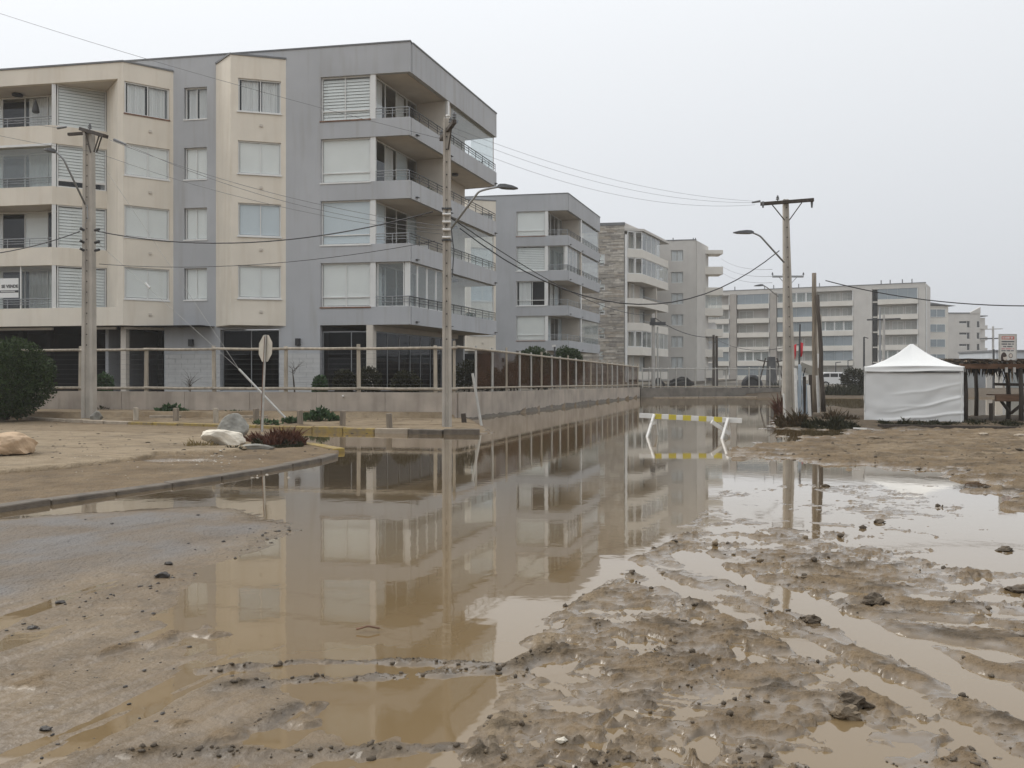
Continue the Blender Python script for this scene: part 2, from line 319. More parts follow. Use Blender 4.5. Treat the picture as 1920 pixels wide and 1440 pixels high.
def ground_height(X, Y):
    nL = fbm(X*.35, Y*.35, 3, 3); nM = fbm(X*1.3, Y*1.3, 4, 21); nS = fbm(X*5, Y*5, 4, 41)
    h = np.full(X.shape, -.16)
    jit = nM*.06+nS*.02
    # the street: shallow bed of mud rising gently to the near left
    film = sdist(X, Y, P_FILM)+nM*.12
    a = 1.16                                                       # streak direction of the near left road, in plan
    su = X*math.cos(a)+Y*math.sin(a); sv = -X*math.sin(a)+Y*math.cos(a)
    st = fbm(su*.32, sv*2.6, 4, 61)+.5*fbm(su*.7, sv*9, 3, 63)
    hf = .0055+.0085*st+.0012*nS+.006*nM
    h = np.maximum(h, -.10+ss(film, -.9, .5)*(.10+hf)-(1-ss(film, -.9, .5))*.03)
    spit = sdist(X, Y, P_SPIT)+nM*.05
    hs_ = np.clip(spit, -.4, .8)*.05+.006*ss(spit, 0, .15)+.003*nS+.006*st
    h = np.where(spit > -.35, np.maximum(h, hs_), h)
    # sidewalk, island, road behind
    sw = sdist(X, Y, P_SIDE)
    h = np.where(sw > .05, .10+.045*ss(sw, .2, 4)+.022*nM+.01*nS-.10*ss(X, -1.6, -.4), h)
    isl = sdist(X, Y, P_ISL)
    df, _, _ = ldist(X, Y, ISL_F)
    lay = ss(sdist(X, Y, P_LAY)+nM*.10+.03*nS, 0, .10)      # thicker sheet of blown sand on the back of the island
    hi = .042+.060*lay+.03*ss(df, 0, 3)+.012*nM+.005*nS+.008*np.clip(1-np.abs(pn(X*.5+Y*.16, Y*1.6-X*.3, 181))*5, 0, 1)
    pud = np.exp(-(((X+6.1)/.9)**2+((Y-15.0)/.55)**2)); hi = hi-.10*ss(pud, .35, .8)
    h = np.where(isl > .05, np.maximum(h, hi), h)
    rb = sdist(X, Y, P_ROADB)
    h = np.where(rb > 0, np.maximum(h, .045-.10*ss(X, -7.2, -5.2)+.012*nM+.005*nS), h)
    # right hand mud field: a slick wet flat, churned in patches
    mud = sdist(X, Y, P_MUD)+nM*.06+.05*nL
    hm = -.0015+.0060*nM+.005*nL
    far = ss(Y, 7.2, 9.2)*ss(X, 1.3, 2.6)
    hm = hm-.009*far
    ch = sdist(X, Y, CHAN); hm = hm-.036*ss(ch+nM*.2, -.15, .5)
    hm = hm-.030*ss(fbm(X*1.15+40, Y*1.6, 2, 113), .32, .62)
    lug = ss(sdist(X, Y, P_LUG)+nM*.2, -.05, .45)
    ph = Y+.42*X+.26*pn(X*.7, Y*.8, 71)+.05*nM+.02*nS
    saw = (ph/.40) % 1.0; tri = np.where(saw < .30, saw/.30, (1-saw)/.70)
    hm = hm+lug*(np.sqrt(np.clip(tri, 0, 1))*(.062+.030*pn(X*.8, Y*2.1, 75))-.030)
    for T, wd, dp in ((T1, .15, .060), (T2, .10, .030), (T3, .16, .022)):
        d, s, sg = ldist(X, Y, T); d = d+.05*nM
        hm = hm-dp*(1-ss(d, wd*.5, wd*1.3))+.045*np.exp(-((d-wd*1.7)/.06)**2)*ss(pn(s*2.3, s*0+3.1*sg, 77), -.2, .5)
    wx2 = X+.05*nS+.09*nM; wy2 = Y+.04*nS
    n1_ = fbm(wx2*1.2, wy2*2.3, 4, 161); n2_ = fbm(wx2*2.6+5, wy2*5.2, 4, 163); n3_ = fbm(wx2*5.6+1, wy2*11, 3, 165); fa = 1-.50*far
    mk = .15+.85*ss(fbm(X*.55+11, Y*.8, 3, 173), -.22, .18)
    hm = hm+fa*mk*(.020*ss(n1_, .14, .165)+.018*ss(n2_, .20, .225)+.016*ss(n3_, .36, .40)-.026*ss(fbm(wx2*2.1+30, wy2*3.6, 3, 167), .42, .46))
    eb = np.exp(-((n1_-.17)/.07)**2)+np.exp(-((n2_-.25)/.08)**2)
    hm = hm+fa*mk*.038*np.clip(eb, 0, 1)*ss(pn(X*2, Y*3, 168), -.1, .3)*(np.abs(pn(X*15, Y*20, 169))+.7*np.abs(pn(X*33, Y*38, 170)))
    amt = 1-.5*far; wX = X+.10*nM; wY = Y+.10*fbm(X*1.3+7, Y*1.3, 3, 25)
    patch = ss(fbm(wX*1.8, wY*3.0, 4, 91), .05, .40)
    bil = np.abs(pn(wX*6.5, wY*10, 93))*1.0+.75*np.abs(pn(wX*15, wY*21, 94))+.45*np.abs(pn(wX*31, wY*37, 95))
    hm = hm+amt*patch*(bil**1.3*.026-.001)*ss(pn(X*.9+3, Y*.9, 172), -.05, .3)
    crest = np.clip(1-np.abs(fbm(wX*1.6+9, wY*3.4, 4, 103))*5.5, 0, 1)**1.5*ss(fbm(X*.9, Y*.9, 2, 107), -.25, .3)
    hm = hm+amt*crest*(.016+.030*np.abs(pn(X*9, Y*9, 105)))
    lone = ss(fbm(wX*5.5+3, wY*8, 2, 109), .52, .66); hm = hm+amt*lone*(.010+.022*bil)*(.3+.7*mk)
    hm = np.where(hm > 0, hm*(.78-.18*lug*0), hm); hm = np.where(hm > .016, .016+.026*np.tanh((hm-.016)/.034), hm)
    hm = hm+.0012*nS+.0008*fbm(X*19, Y*19, 2, 111)
    for T, wd in ((T2, .13), (T4, .12), (T5, .10)):
        d, s, sg = ldist(X, Y, T); tr_ = 1-ss(np.abs(d-.0)+.02*nM, wd*.75, wd); lugs = ss(np.sin(6.283*(s/.075)+sg*d*26), -.15, .25)
        hm = hm+tr_*ss(pn(s*.9, s*0+wd*50, 79), -.35, .15)*(lugs*.020-.012)+.018*np.exp(-((d-wd*1.15)/.03)**2)*np.abs(pn(X*14, Y*14, 80))
    for fx, fy, fa_ in FEET:
        k = (np.abs(X-fx) < .3) & (np.abs(Y-fy) < .3)
        if k.any():
            dx, dy = X[k]-fx, Y[k]-fy; u_ = dx*math.cos(fa_)+dy*math.sin(fa_); v_ = -dx*math.sin(fa_)+dy*math.cos(fa_)
            r_ = np.sqrt((v_/.135)**2+(u_/(.048+.012*np.sin(v_*18)))**2)+.12*nS[k]; hm[k] += -.026*(1-ss(r_, .75, 1.0))+.020*np.exp(-((r_-1.18)/.16)**2)*np.abs(pn(X[k]*11, Y[k]*11, 82))*1.6
    dS, sS, sgS = ldist(X, Y, SHORE)
    hm = hm+.020*np.exp(-((dS-.16+.08*nM)/.10)**2)*ss(9.5-Y, 0, 2)*ss(pn(sS*1.7, sS*0, 78), -.4, .4)*(.6+.9*bil)
    h = np.where(mud > -.6, np.maximum(h, np.clip(mud, -.6, .2)*.10-.015+np.where(mud > 0, hm, 0)*ss(mud, -.02, .2)), h)
    h = np.where(mud > .2, hm, h)
    # dry sandy bar behind, and the rough ground under tent and kiosk
    bar = sdist(X, Y, P_BAR)+nM*.6+.45*pn(X*1.7, Y*.7, 121)+.7*fbm(X*.9, Y*2.4, 3, 125)
    hb = -.002+.028*ss(bar, .6, 3.2)+.016*nM+.020*ss(fbm(X*.9, Y*2.6, 4, 191), .06, .10)+.014*ss(fbm(X*2.2+4, Y*5.5, 4, 193), .12, .16)+.016*fbm(X*1.3, Y*3.2, 3, 123)+.008*nS+.03*np.clip(1-np.abs(pn(X*.6, Y*2.3, 127))*5, 0, 1)**2
    h = np.where(bar > -.8, np.maximum(h, np.minimum(bar*.09, .05)+np.where(bar > 0, hb-.02, 0)), h)
    ir = sdist(X, Y, P_ISLR)+nM*.4
    h = np.where(ir > -.6, np.maximum(h, np.clip(ir, -.6, 1.2)*.10+.03*nM), h)
    # ridges pushed up by tyres on the near road
    for R, hh in ((R1,.026),(R2,.024),(R3,.028),(R4,.020)):
        d, s, sg = ldist(X, Y, R); d = np.abs(d+.035*pn(s*3, s*0+hh*90, 131)+.02*nS)
        h = np.maximum(h, -.006-.10*ss(d, .05, .30))+hh*np.exp(-(d/.055)**2)*(.25+.5*ss(fbm(s*3, d*5, 3, 133), -.4, .5)+.7*np.abs(pn(X*23, Y*23, 135))+.5*pn(X*5, Y*5, 137))
    blk = ss(fbm(X*1.5, Y*1.5, 3, 141)+.12*nS, .38, .6)*ss(Y, 9, 5)*ss(-np.abs(X+.3)+2.6, 0, .8)
    h = h+blk*(.022+.02*nS)*(mud < 0)
    for T in (T6, T7):
        d, s, sg = ldist(X, Y, T); d = np.abs(d)+.02*nM; h = h-.007*(1-ss(d, .06, .12))+.006*np.exp(-((d-.15)/.04)**2)*(.5+.8*np.abs(pn(X*9, Y*9, 83)))
    # far land
    fl = Y-60.5+.25*(X-10); fl = np.where(X > 17, Y-57-.10*(X-17)*ss(X, 17, 60), fl)
    h = np.where(fl > -1, np.maximum(h, np.clip(fl, -1, 3)*.10+.05*nL), h)
    ls = (WALLC0.x+.372*(Y-WALLC0.y))-X                            # left of the street wall
    h = np.where((Y > 28.5) & (ls > .1), np.maximum(h, .3), h)
    h = np.where((Y > 20) & (X < -26), np.maximum(h, .25), h)
    h = np.where((Y < 1.5), np.minimum(h, .02), h)
    return h
Z = ground_height(X, Y)
nM = fbm(X*1.3, Y*1.3, 4, 21); nS = fbm(X*5, Y*5, 3, 41)
sw = sdist(X, Y, P_SIDE); isl = sdist(X, Y, P_ISL); bar = sdist(X, Y, P_BAR); mud = sdist(X, Y, P_MUD); spit = sdist(X, Y, P_SPIT); rbk = sdist(X, Y, P_ROADB)
sand = np.clip(.8*ss(sw, -.1, .4)*ss(fbm(X*.6, Y*1.5, 3, 183), -.6, .2)+.95*ss(isl, 0, .5)*ss(Z, .075, .12)+.55*ss(bar, .2, 2.2)*ss(fbm(X*.7, Y*2.2, 4, 185), -.25, .35)*ss(Z+.01*nS, .01, .06)+.5*ss(rbk, 0, 1), 0, 1)
dS, _, _ = ldist(X, Y, SHORE); film_ = sdist(X, Y, P_FILM)
sand = np.maximum(sand, .55*np.exp(-((dS-.14)/.16)**2)*ss(Z, .004, .03)*ss(9.5-Y, 0, 2))
sand = np.maximum(sand, .30*ss(mud, 0, .3)*ss(Z+.012*nS, .03, .075))
wet = np.clip(1-ss(Z+.004*nS+.003*nM, .010, .034), 0, 1)*np.where(film_ > -.2, .62, 1)*(1-.5*ss(spit+.1*nM, -.05, .4))*(1-ss(Y, 36, 42))
dR = np.minimum.reduce([ldist(X, Y, R)[0] for R in (R1, R2, R3, R4)])
dark = np.clip(ss(fbm(X*2.1+5, Y*3.3, 4, 151), .02, .36)*ss(Z, .010, .030)*ss(mud, -.1, .2)*.9+.75*np.exp(-(dR/.10)**2)*ss(Z, -.002, .008)+.35*ss(fbm(X*.5, Y*1.1, 4, 153), .1, .5)*ss(isl, 0, .4)+.5*ss(fbm(X*.9, Y*3.0, 4, 187), .05, .4)*ss(bar, 0, .5)+ss(Y, 41, 45)*ss(X, 8, 12)+.9*ss(sdist(X, Y, P_ISLR)+.3*nM, -.2, .3), 0, 1)
asph = ss(spit+.1*nM, .02, .5)*(.55+.45*ss(nM, -.5, .4))
nR, nC = X.shape
vid = np.arange(nR*nC).reshape(nR, nC)
quads = np.stack([vid[:-1,:-1], vid[:-1,1:], vid[1:,1:], vid[1:,:-1]], -1)
def fc(a): return (a[:-1,:-1]+a[1:,1:])/2
cls = np.zeros((nR-1, nC-1), int)
cls[(fc(mud) > 0) | (fc(bar) > -.5)] = 1
cls[fc(isl) > 0] = 2; cls[fc(sw) > 0] = 3
xc, yc = fc(X), fc(Y)
cls[(yc > 62) | ((xc > 17) & (yc > 55)) | (xc < -26) | ((yc > 28.4) & ((WALLC0.x+.372*(yc-WALLC0.y))-xc > .1))] = 4
def ground_material():
    m = bpy.data.materials.new('wet_mud_and_sand'); m.use_nodes = True; t = m.node_tree; N = t.nodes; L = t.links; N.clear()
    o = N.new('ShaderNodeOutputMaterial'); b = N.new('ShaderNodeBsdfPrincipled'); L.new(b.outputs[0], o.inputs[0])
    g = N.new('ShaderNodeNewGeometry')
    def att(n): a = N.new('ShaderNodeAttribute'); a.attribute_name = n; return a.outputs['Fac']
    def noise(s, d=6, st=(1,1,1)):
        mp = N.new('ShaderNodeMapping'); mp.inputs['Scale'].default_value = st; L.new(g.outputs['Position'], mp.inputs[0])
        n = N.new('ShaderNodeTexNoise'); n.inputs['Scale'].default_value = s; n.inputs['Detail'].default_value = d; L.new(mp.outputs[0], n.inputs['Vector']); return n.outputs[0]
    def rng(v, a, c, lo=0, hi=1):
        r = N.new('ShaderNodeMapRange'); r.inputs[1].default_value = a; r.inputs[2].default_value = c; r.inputs[3].default_value = lo; r.inputs[4].default_value = hi; L.new(v, r.inputs[0]); return r.outputs[0]
    def mixc(f, a, c):
        x = N.new('ShaderNodeMix'); x.data_type = 'RGBA'
        for s, v in ((0, f), (6, a), (7, c)):
            if isinstance(v, tuple): x.inputs[s].default_value = (*v, 1)
            else: L.new(v, x.inputs[s])
        return x.outputs[2]
    def math_(op, a, c):
        x = N.new('ShaderNodeMath'); x.operation = op; x.use_clamp = True
        for i, v in enumerate((a, c)):
            if isinstance(v, (int, float)): x.inputs[i].default_value = v
            else: L.new(v, x.inputs[i])
        return x.outputs[0]
    n1 = noise(1.6); n2 = noise(7.0); n3 = noise(45.0, 4); n4 = noise(2.4, 6, (1,2.4,1))
    c = mixc(rng(n1, .32, .68), (.140,.096,.052), (.205,.148,.087))
    c = mixc(rng(n2, .45, .75, 0, .55), c, (.072,.053,.033))
    c = mixc(math_('MULTIPLY', att('sand'), rng(n4, .32, .58, .30, 1)), c, (.30,.235,.155))
    c = mixc(math_('MULTIPLY', att('sand'), rng(n2, .5, .8, 0, .45)), c, (.20,.152,.098))
    c = mixc(math_('MULTIPLY', att('asph'), rng(n1, .25, .6, .6, 1)), c, (.175,.163,.152))
    c = mixc(math_('MULTIPLY', att('dark'), rng(n2, .3, .6, .45, .95)), c, (.058,.043,.027))
    c = mixc(math_('MULTIPLY', att('wet'), .30), c, (.135,.104,.070))
    c = mixc(rng(n3, .55, .85, 0, .35), c, (.10,.08,.055))
    L.new(c, b.inputs['Base Color'])
    r = rng(math_('ADD', att('wet'), rng(n2, .3, .7, -.14, .14)), 0, 1, .85, .20)
    L.new(r, b.inputs['Roughness']); b.inputs['Specular IOR Level'].default_value = .5; b.inputs['IOR'].default_value = 1.38
    L.new(math_('MULTIPLY', att('wet'), .65), b.inputs['Coat Weight']); b.inputs['Coat Roughness'].default_value = .11; b.inputs['Coat IOR'].default_value = 1.45
    vo = N.new('ShaderNodeTexVoronoi'); vo.inputs['Scale'].default_value = 26; L.new(g.outputs['Position'], vo.inputs['Vector'])
    n5 = noise(17.0, 6)
    a0 = N.new('ShaderNodeMath'); a0.operation = 'MULTIPLY_ADD'; L.new(vo.outputs['Distance'], a0.inputs[0]); a0.inputs[1].default_value = -.55; L.new(n3, a0.inputs[2])
    a1 = N.new('ShaderNodeMath'); a1.operation = 'MULTIPLY_ADD'; L.new(n5, a1.inputs[0]); a1.inputs[1].default_value = 1.2; L.new(a0.outputs[0], a1.inputs[2])
    ad = N.new('ShaderNodeMath'); ad.operation = 'MULTIPLY_ADD'; L.new(n2, ad.inputs[0]); ad.inputs[1].default_value = .6; L.new(a1.outputs[0], ad.inputs[2])
    bp = N.new('ShaderNodeBump'); bp.inputs['Distance'].default_value = .022; L.new(ad.outputs[0], bp.inputs['Height'])
    L.new(rng(att('wet'), 0, 1, 1.0, .05), bp.inputs['Strength']); L.new(bp.outputs[0], b.inputs['Normal'])
    return m
GROUND = ground_material()
VERT = np.stack([X.ravel(), Y.ravel(), Z.ravel()], -1)
def sub_sheet(name, mask):
    q = quads[mask].reshape(-1, 4); used, inv = np.unique(q, return_inverse=True)
    o = mesh_np(name, VERT[used], inv.reshape(-1, 4), GROUND, smooth=(name != 'mud_flat'), kind='structure')
    for an, arr in (('wet', wet), ('sand', sand), ('asph', asph), ('dark', dark)):
        a = o.data.attributes.new(an, 'FLOAT', 'POINT'); a.data.foreach_set('value', arr.ravel()[used].astype(np.float32))
    return o
for nm, k in (('road', 0), ('mud_flat', 1), ('sandy_island', 2), ('sidewalk', 3), ('ground', 4)):
    sub_sheet(nm, cls == k)
# base sheet under everything, out to where the haze closes the view
MB().add([(-590,-590,-.45),(590,-590,-.45),(590,590,-.45),(-590,590,-.45)], [(0,1,2,3)]).build('terrain', mat('far_soil', (.24,.19,.13), .9, .2, .2), kind='structure', recalc=False)
def water_material():
    m = bpy.data.materials.new('muddy_flood_water'); m.use_nodes = True; t = m.node_tree; N = t.nodes; L = t.links
    b = N['Principled BSDF']; g = N.new('ShaderNodeNewGeometry')
    nz = N.new('ShaderNodeTexNoise'); nz.inputs['Scale'].default_value = .5; nz.inputs['Detail'].default_value = 5; L.new(g.outputs['Position'], nz.inputs['Vector'])
    x = N.new('ShaderNodeMix'); x.data_type = 'RGBA'; x.inputs[6].default_value = (.160,.108,.052,1); x.inputs[7].default_value = (.208,.150,.082,1); L.new(nz.outputs[0], x.inputs[0]); L.new(x.outputs[2], b.inputs['Base Color'])
    b.inputs['Roughness'].default_value = .025; b.inputs['IOR'].default_value = 1.333; b.inputs['Specular IOR Level'].default_value = 0.0
    n2 = N.new('ShaderNodeTexNoise'); n2.inputs['Scale'].default_value = 5.0; n2.inputs['Detail'].default_value = 2; L.new(g.outputs['Position'], n2.inputs['Vector'])
    bp = N.new('ShaderNodeBump'); bp.inputs['Strength'].default_value = .03; bp.inputs['Distance'].default_value = .02; L.new(n2.outputs[0], bp.inputs['Height'])
    gl = N.new('ShaderNodeBsdfGlossy'); gl.inputs['Roughness'].default_value = .035; gl.inputs['Color'].default_value = (.97,.94,.90,1); L.new(bp.outputs[0], gl.inputs['Normal'])
    fr = N.new('ShaderNodeFresnel'); fr.inputs['IOR'].default_value = 1.333; L.new(bp.outputs[0], fr.inputs['Normal'])
    k = N.new('ShaderNodeMath'); k.operation = 'MULTIPLY'; k.use_clamp = True; k.inputs[1].default_value = 1.8; L.new(fr.outputs[0], k.inputs[0]); k2 = N.new('ShaderNodeMath'); k2.operation = 'MINIMUM'; k2.inputs[1].default_value = .86; L.new(k.outputs[0], k2.inputs[0])
    mx = N.new('ShaderNodeMixShader'); L.new(k2.outputs[0], mx.inputs[0]); L.new(b.outputs[0], mx.inputs[1]); L.new(gl.outputs[0], mx.inputs[2]); L.new(mx.outputs[0], N['Material Output'].inputs['Surface'])
    return m
WATER = water_material()
MB().add([(-45,-30,0),(130,-30,0),(130,110,0),(-45,110,0)], [(0,1,2,3)]).build('flood_water', WATER, kind='structure', recalc=False)
MB().prism([(WALLC0.x-.1, WALLC0.y+.15), (WALL_E.x-.15, WALL_E.y), (38,140), (-60,140), (WALL_L.x, WALL_L.y+.15)], .2, .82).build('yard_soil', mat('yard_earth', (.12,.10,.07), .9, .3, 3.0), kind='structure')
MB().prism([(WALL_E.x+.1, WALL_E.y+.3), (19.7,60.3), (80,150), (80,175), (38.2,175), (38.2,140)], .1, .55).build('vacant_lot', mat('lot_earth', (.11,.095,.07), .9, .35, 1.2), kind='structure')
# ================================================================== BUILDINGS
# window kit: every window is a frame mesh (part) with its panes, blinds and sill as sub-parts
def pane_box(fr, u0, u1, d, z0, z1, t=.008):
    return MB().fb(fr, u0, u1, d-t, d, z0, z1)
def slats(fr, u0, u1, d, z0, z1, pitch=.13, tilt=.035):
    m = MB(); z = z0+.01; u0, u1 = min(u0, u1), max(u0, u1)
    while z+pitch*.9 <= z1+.02:
        zt = min(z+pitch*.93, z1)
        m.hexa([fr.p(u0,d,z),fr.p(u1,d,z),fr.p(u1,d-.012,z),fr.p(u0,d-.012,z),fr.p(u0,d-tilt,zt),fr.p(u1,d-tilt,zt),fr.p(u1,d-tilt-.012,zt),fr.p(u0,d-tilt-.012,zt)])
        z += pitch
    return m
def window(fr, u0, u1, z0, z1, parent, d=-.10, mull=(), transom=None, fill='blind', glass=None, frame=None, sill=None, fw=.055, name='window', fills=None):
    """u0<u1. mull = fractions; fill in blind, blue, shutter, curtain, dark, none"""
    u0, u1 = min(u0, u1), max(u0, u1); fm = frame or WHITE; glass = glass or GLASS
    m = MB()
    m.fb(fr, u0, u0+fw, d-.05, d, z0, z1); m.fb(fr, u1-fw, u1, d-.05, d, z0, z1)
    m.fb(fr, u0+fw, u1-fw, d-.05, d, z0, z0+fw); m.fb(fr, u0+fw, u1-fw, d-.05, d, z1-fw, z1)
    cuts = [u0+fw]+[u0+(u1-u0)*q for q in mull]+[u1-fw]
    for q in mull: m.fb(fr, u0+(u1-u0)*q-fw*.35, u0+(u1-u0)*q+fw*.35, d-.048, d-.003, z0+fw, z1-fw)
    if transom: m.fb(fr, u0+fw, u1-fw, d-.044, d+.004, z0+transom-fw*.4, z0+transom+fw*.4)
    w_ = m.build(name, fm, parent)
    for i in range(len(cuts)-1):
        a, b = cuts[i], cuts[i+1]
        pane_box(fr, a+.01, b-.01, d-.02, z0+fw, z1-fw).build('pane', glass, w_, recalc=True)
        f = fills[i] if fills else fill
        if f in ('blind', 'blue', 'half'):
            zb = z0+fw+.02 if f != 'half' else z0+(z1-z0)*.22
            MB().fb(fr, a+.015, b-.015, d-.065, d-.050, zb, z1-fw).build('blind', BLIND2 if f == 'blue' else BLIND, w_)
        elif f == 'shutter': slats(fr, a+.01, b-.01, d-.045, z0+fw, z1-fw).build('shutter', SHUT, w_)
        elif f == 'curtain':
            c = MB(); n = 22; P = []
            g0, g1 = a+.08*(b-a), b-.10*(b-a)
            for k in range(n+1):
                uu = g0+(g1-g0)*k/n; dd = d-.11+.025*math.sin(k*1.9)+.012*math.sin(k*4.1)
                P += [fr.p(uu, dd, z0+fw), fr.p(uu, dd, z1-fw)]
            c.add(P, [(2*k, 2*k+2, 2*k+3, 2*k+1) for k in range(n)]); c.build('curtain', CURT, w_, recalc=False, smooth=True)
    if fill != 'none':
        MB().fb(fr, u0+.02, u1-.02, d-.62, d-.60, z0, z1).build('room_back', DARK2 if fill in ('blind','blue','half','shutter') else DARK, w_)  # dark backing sheet, the room's shade is in its colour
    if sill: MB().fb(fr, u0-.04, u1+.04, d-.03, sill[0], z0-.05, z0+.004).build('sill', sill[1], w_)
    return w_
def walls(fr, u0, u1, z0, z1, holes, t=.22):
    """wall slab with rectangular holes, cut into boxes"""
    m = MB(); us = sorted({u0, u1, *[h[0] for h in holes], *[h[1] for h in holes]}); us = [u for u in us if u0-1e-6 <= u <= u1+1e-6]
    for a, b in zip(us, us[1:]):
        hs_ = sorted([(h[2], h[3]) for h in holes if h[0] < (a+b)/2 < h[1]]); z = z0
        for h0, h1 in hs_:
            if h0 > z+1e-4: m.fb(fr, a, b, -t, 0, z, h0)
            z = h1
        if z < z1-1e-4: m.fb(fr, a, b, -t, 0, z, z1)
    return m
def railing(fr, u0, u1, z, parent, mtl, d=-.06, h=.42, n=3, posts=None):
    m = MB(); np_ = posts or max(2, int(abs(u1-u0)/1.1)+1)
    for k in range(n):
        zz = z+h-k*(h-.08)/(n); m.tube([fr.p(u0, d, zz), fr.p(u1, d, zz)], .022 if k == 0 else .014, 6)
    for k in range(np_):
        uu = u0+(u1-u0)*k/(np_-1); m.tube([fr.p(uu, d, z-.02), fr.p(uu, d, z+h)], .017, 6)
    return m.build('railing', mtl, parent)
FL = [3.66+2.6*k for k in range(5)]; PH = .75
C1 = V((-4.19, 34.0)); C2 = V((4.15, 61.2))
L1 = Fr(C1, LDIR); R1f = Fr(C1, RDIR, (20, 30))
def U(px): return L1.up(px)
def UR(px): return R1f.up(px)
u_core, u_win1, u_win0 = U(700), U(695), U(600)
u_bath0, u_bath1 = U(388), U(345)
ur_div0, ur_div1, ur_end = UR(840), UR(851), UR(931)
def apartments(name, C, dz, label, group, wing, var):
    Lf = Fr(C, LDIR); Rf = Fr(C, RDIR, (C.x+20, C.y)); g = GREY if wing else GREY2
    root = thing(name, (C.x, C.y, .8+dz), label, 'building', group)
    fl = [z+dz for z in FL]; top = 15.29+dz; uL = U(325) if wing else U(300)
    cd = u_core                                                   # recess depth of the balconies behind the street face
    holes = []
    for k in range(4):
        holes.append((u_bath1*0+min(u_bath0,u_bath1), max(u_bath0,u_bath1), fl[k]+1.15, fl[k]+2.52))
    ub0, ub1 = U(523), U(413)
    holes.append((ub0, ub1, .9+dz, fl[0]-.14))
    if wing: holes.append((U(308), uL+3.5, .5, fl[0]-.02))
    walls(Lf, u_win0, uL+3.5, .5+dz, top, holes, .25).build('wall', g, root)
    # bands of the corner: parapets wrap from the front face round the street face
    dpar = .14
    for k in range(4):
        m = MB(); z0, z1 = fl[k], fl[k]+PH
        m.fb(Lf, .0, u_win0-.002, -dpar, 0, z0, z1)
        m.fb(Rf, dpar+.001, ur_end, -dpar, 0, z0+.001, z1-.001)
        e = Fr(Rf.p(ur_end, 0, 0).xy, -Rf.n, Rf.p(ur_end+9, -1, 0).xy)
        m.fb(e, .141, cd+.6, -dpar, 0, z0+.002, z1-.002)
        m.build('parapet', g, root)
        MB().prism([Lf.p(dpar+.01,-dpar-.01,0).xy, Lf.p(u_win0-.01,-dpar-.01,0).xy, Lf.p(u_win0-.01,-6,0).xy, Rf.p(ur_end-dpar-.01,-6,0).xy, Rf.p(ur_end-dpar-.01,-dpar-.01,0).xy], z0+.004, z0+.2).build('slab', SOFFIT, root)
    # roof box
    m = MB(); z0 = fl[4]
    m.fb(Lf, 0, u_win0-.002, -.2, 0, z0, top); m.fb(Rf, .201, ur_end, -.2, 0, z0+.001, top-.001)
    e = Fr(Rf.p(ur_end, 0, 0).xy, -Rf.n, Rf.p(ur_end+9, -1, 0).xy); m.fb(e, .202, 12, -.2, 0, z0+.002, top-.002)
    m.build('roof_fascia', g, root)
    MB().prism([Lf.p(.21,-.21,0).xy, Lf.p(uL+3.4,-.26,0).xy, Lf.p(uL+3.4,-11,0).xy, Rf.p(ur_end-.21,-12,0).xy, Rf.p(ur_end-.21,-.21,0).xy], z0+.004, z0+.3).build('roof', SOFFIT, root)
    m = MB(); m.fb(Lf, -.03, uL+3.5, -.26, .03, top, top+.06); m.fb(Rf, .262, ur_end+.02, -.26, .03, top+.001, top+.061); m.build('roof_flashing', CAPM, root)
    # core side wall behind the balconies, with sliding doors, and the cross wall between the two balconies
    S = Fr(Lf.p(u_core, 0, 0).xy, RDIR, (C.x+20, C.y))
    ue = ur_div0+.35
    for k in range(4):
        z0, z1 = fl[k]+.2, fl[k+1]
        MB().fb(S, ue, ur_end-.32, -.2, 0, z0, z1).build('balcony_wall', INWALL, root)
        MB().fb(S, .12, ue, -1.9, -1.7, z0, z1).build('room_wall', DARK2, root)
        f = {'fills': [('curtain','dark','dark','curtain'),('blue','dark','none','blue'),('dark','curtain','blue','dark'),('curtain','dark','curtain','dark')][(k+var)%4]}
        window(S, .10, ue, z0+.02, z1-.02, root, d=-.03, mull=(.25,.5,.75), name='balcony_door', glass=GLASS, fill='none', **f)
        MB().fb(Rf, ur_div0, ur_div1, -cd*1.0, -dpar-.02, z0, z1).build('dividing_wall', INWALL, root)
        MB().fb(Rf, ur_div0+.02, ur_div0+.22, -.138, -.02, fl[k]+PH, z1).build('column', WHITE if k != 2 else INWALL, root)
        MB().fb(Lf, u_win1-.20, u_win1+.02, -.16, -.04, fl[k]+PH, z1).build('column', WHITE, root)
        # corner window on the front face
        kind = [dict(mull=(.5,), transom=.42, fill='blind'), dict(transom=.42, fill='blue'), dict(transom=.42, fill='blind'), dict(mull=(.52,), transom=.42, fills=('shutter','shutter'), fill='shutter')][k] if var == 0 else \
               [dict(transom=.42, fill='blind'), dict(transom=.42, mull=(.45,), fills=('dark','curtain'), fill='dark'), dict(fill='shutter'), dict(transom=.42, fill='blind')][k]
        window(Lf, u_win1+.03, u_win0-.03, fl[k]+PH, z1, root, d=-.12, sill=(.03, RUST if k in (0, 3) else WHITE), **kind)
        MB().fb(Lf, u_win0-.03, u_win0+.0, -.3, -.01, fl[k]+PH, z1).build('reveal', RAILD if False else g, root)
        zr = fl[k]+PH
        dk = RAILD
        railing(Lf, .06, u_win1-.2, zr, root, RAIL if k else RAIL, posts=3)
        railing(Rf, .08, ur_end-.05, zr, root, dk if var == 0 else RAILD if k > 1 else RAIL, posts=12)
        # frameless glass enclosing some balconies
        gl = {0: (1,1,0,1), 1: (1,0,1,1)}[var][k]
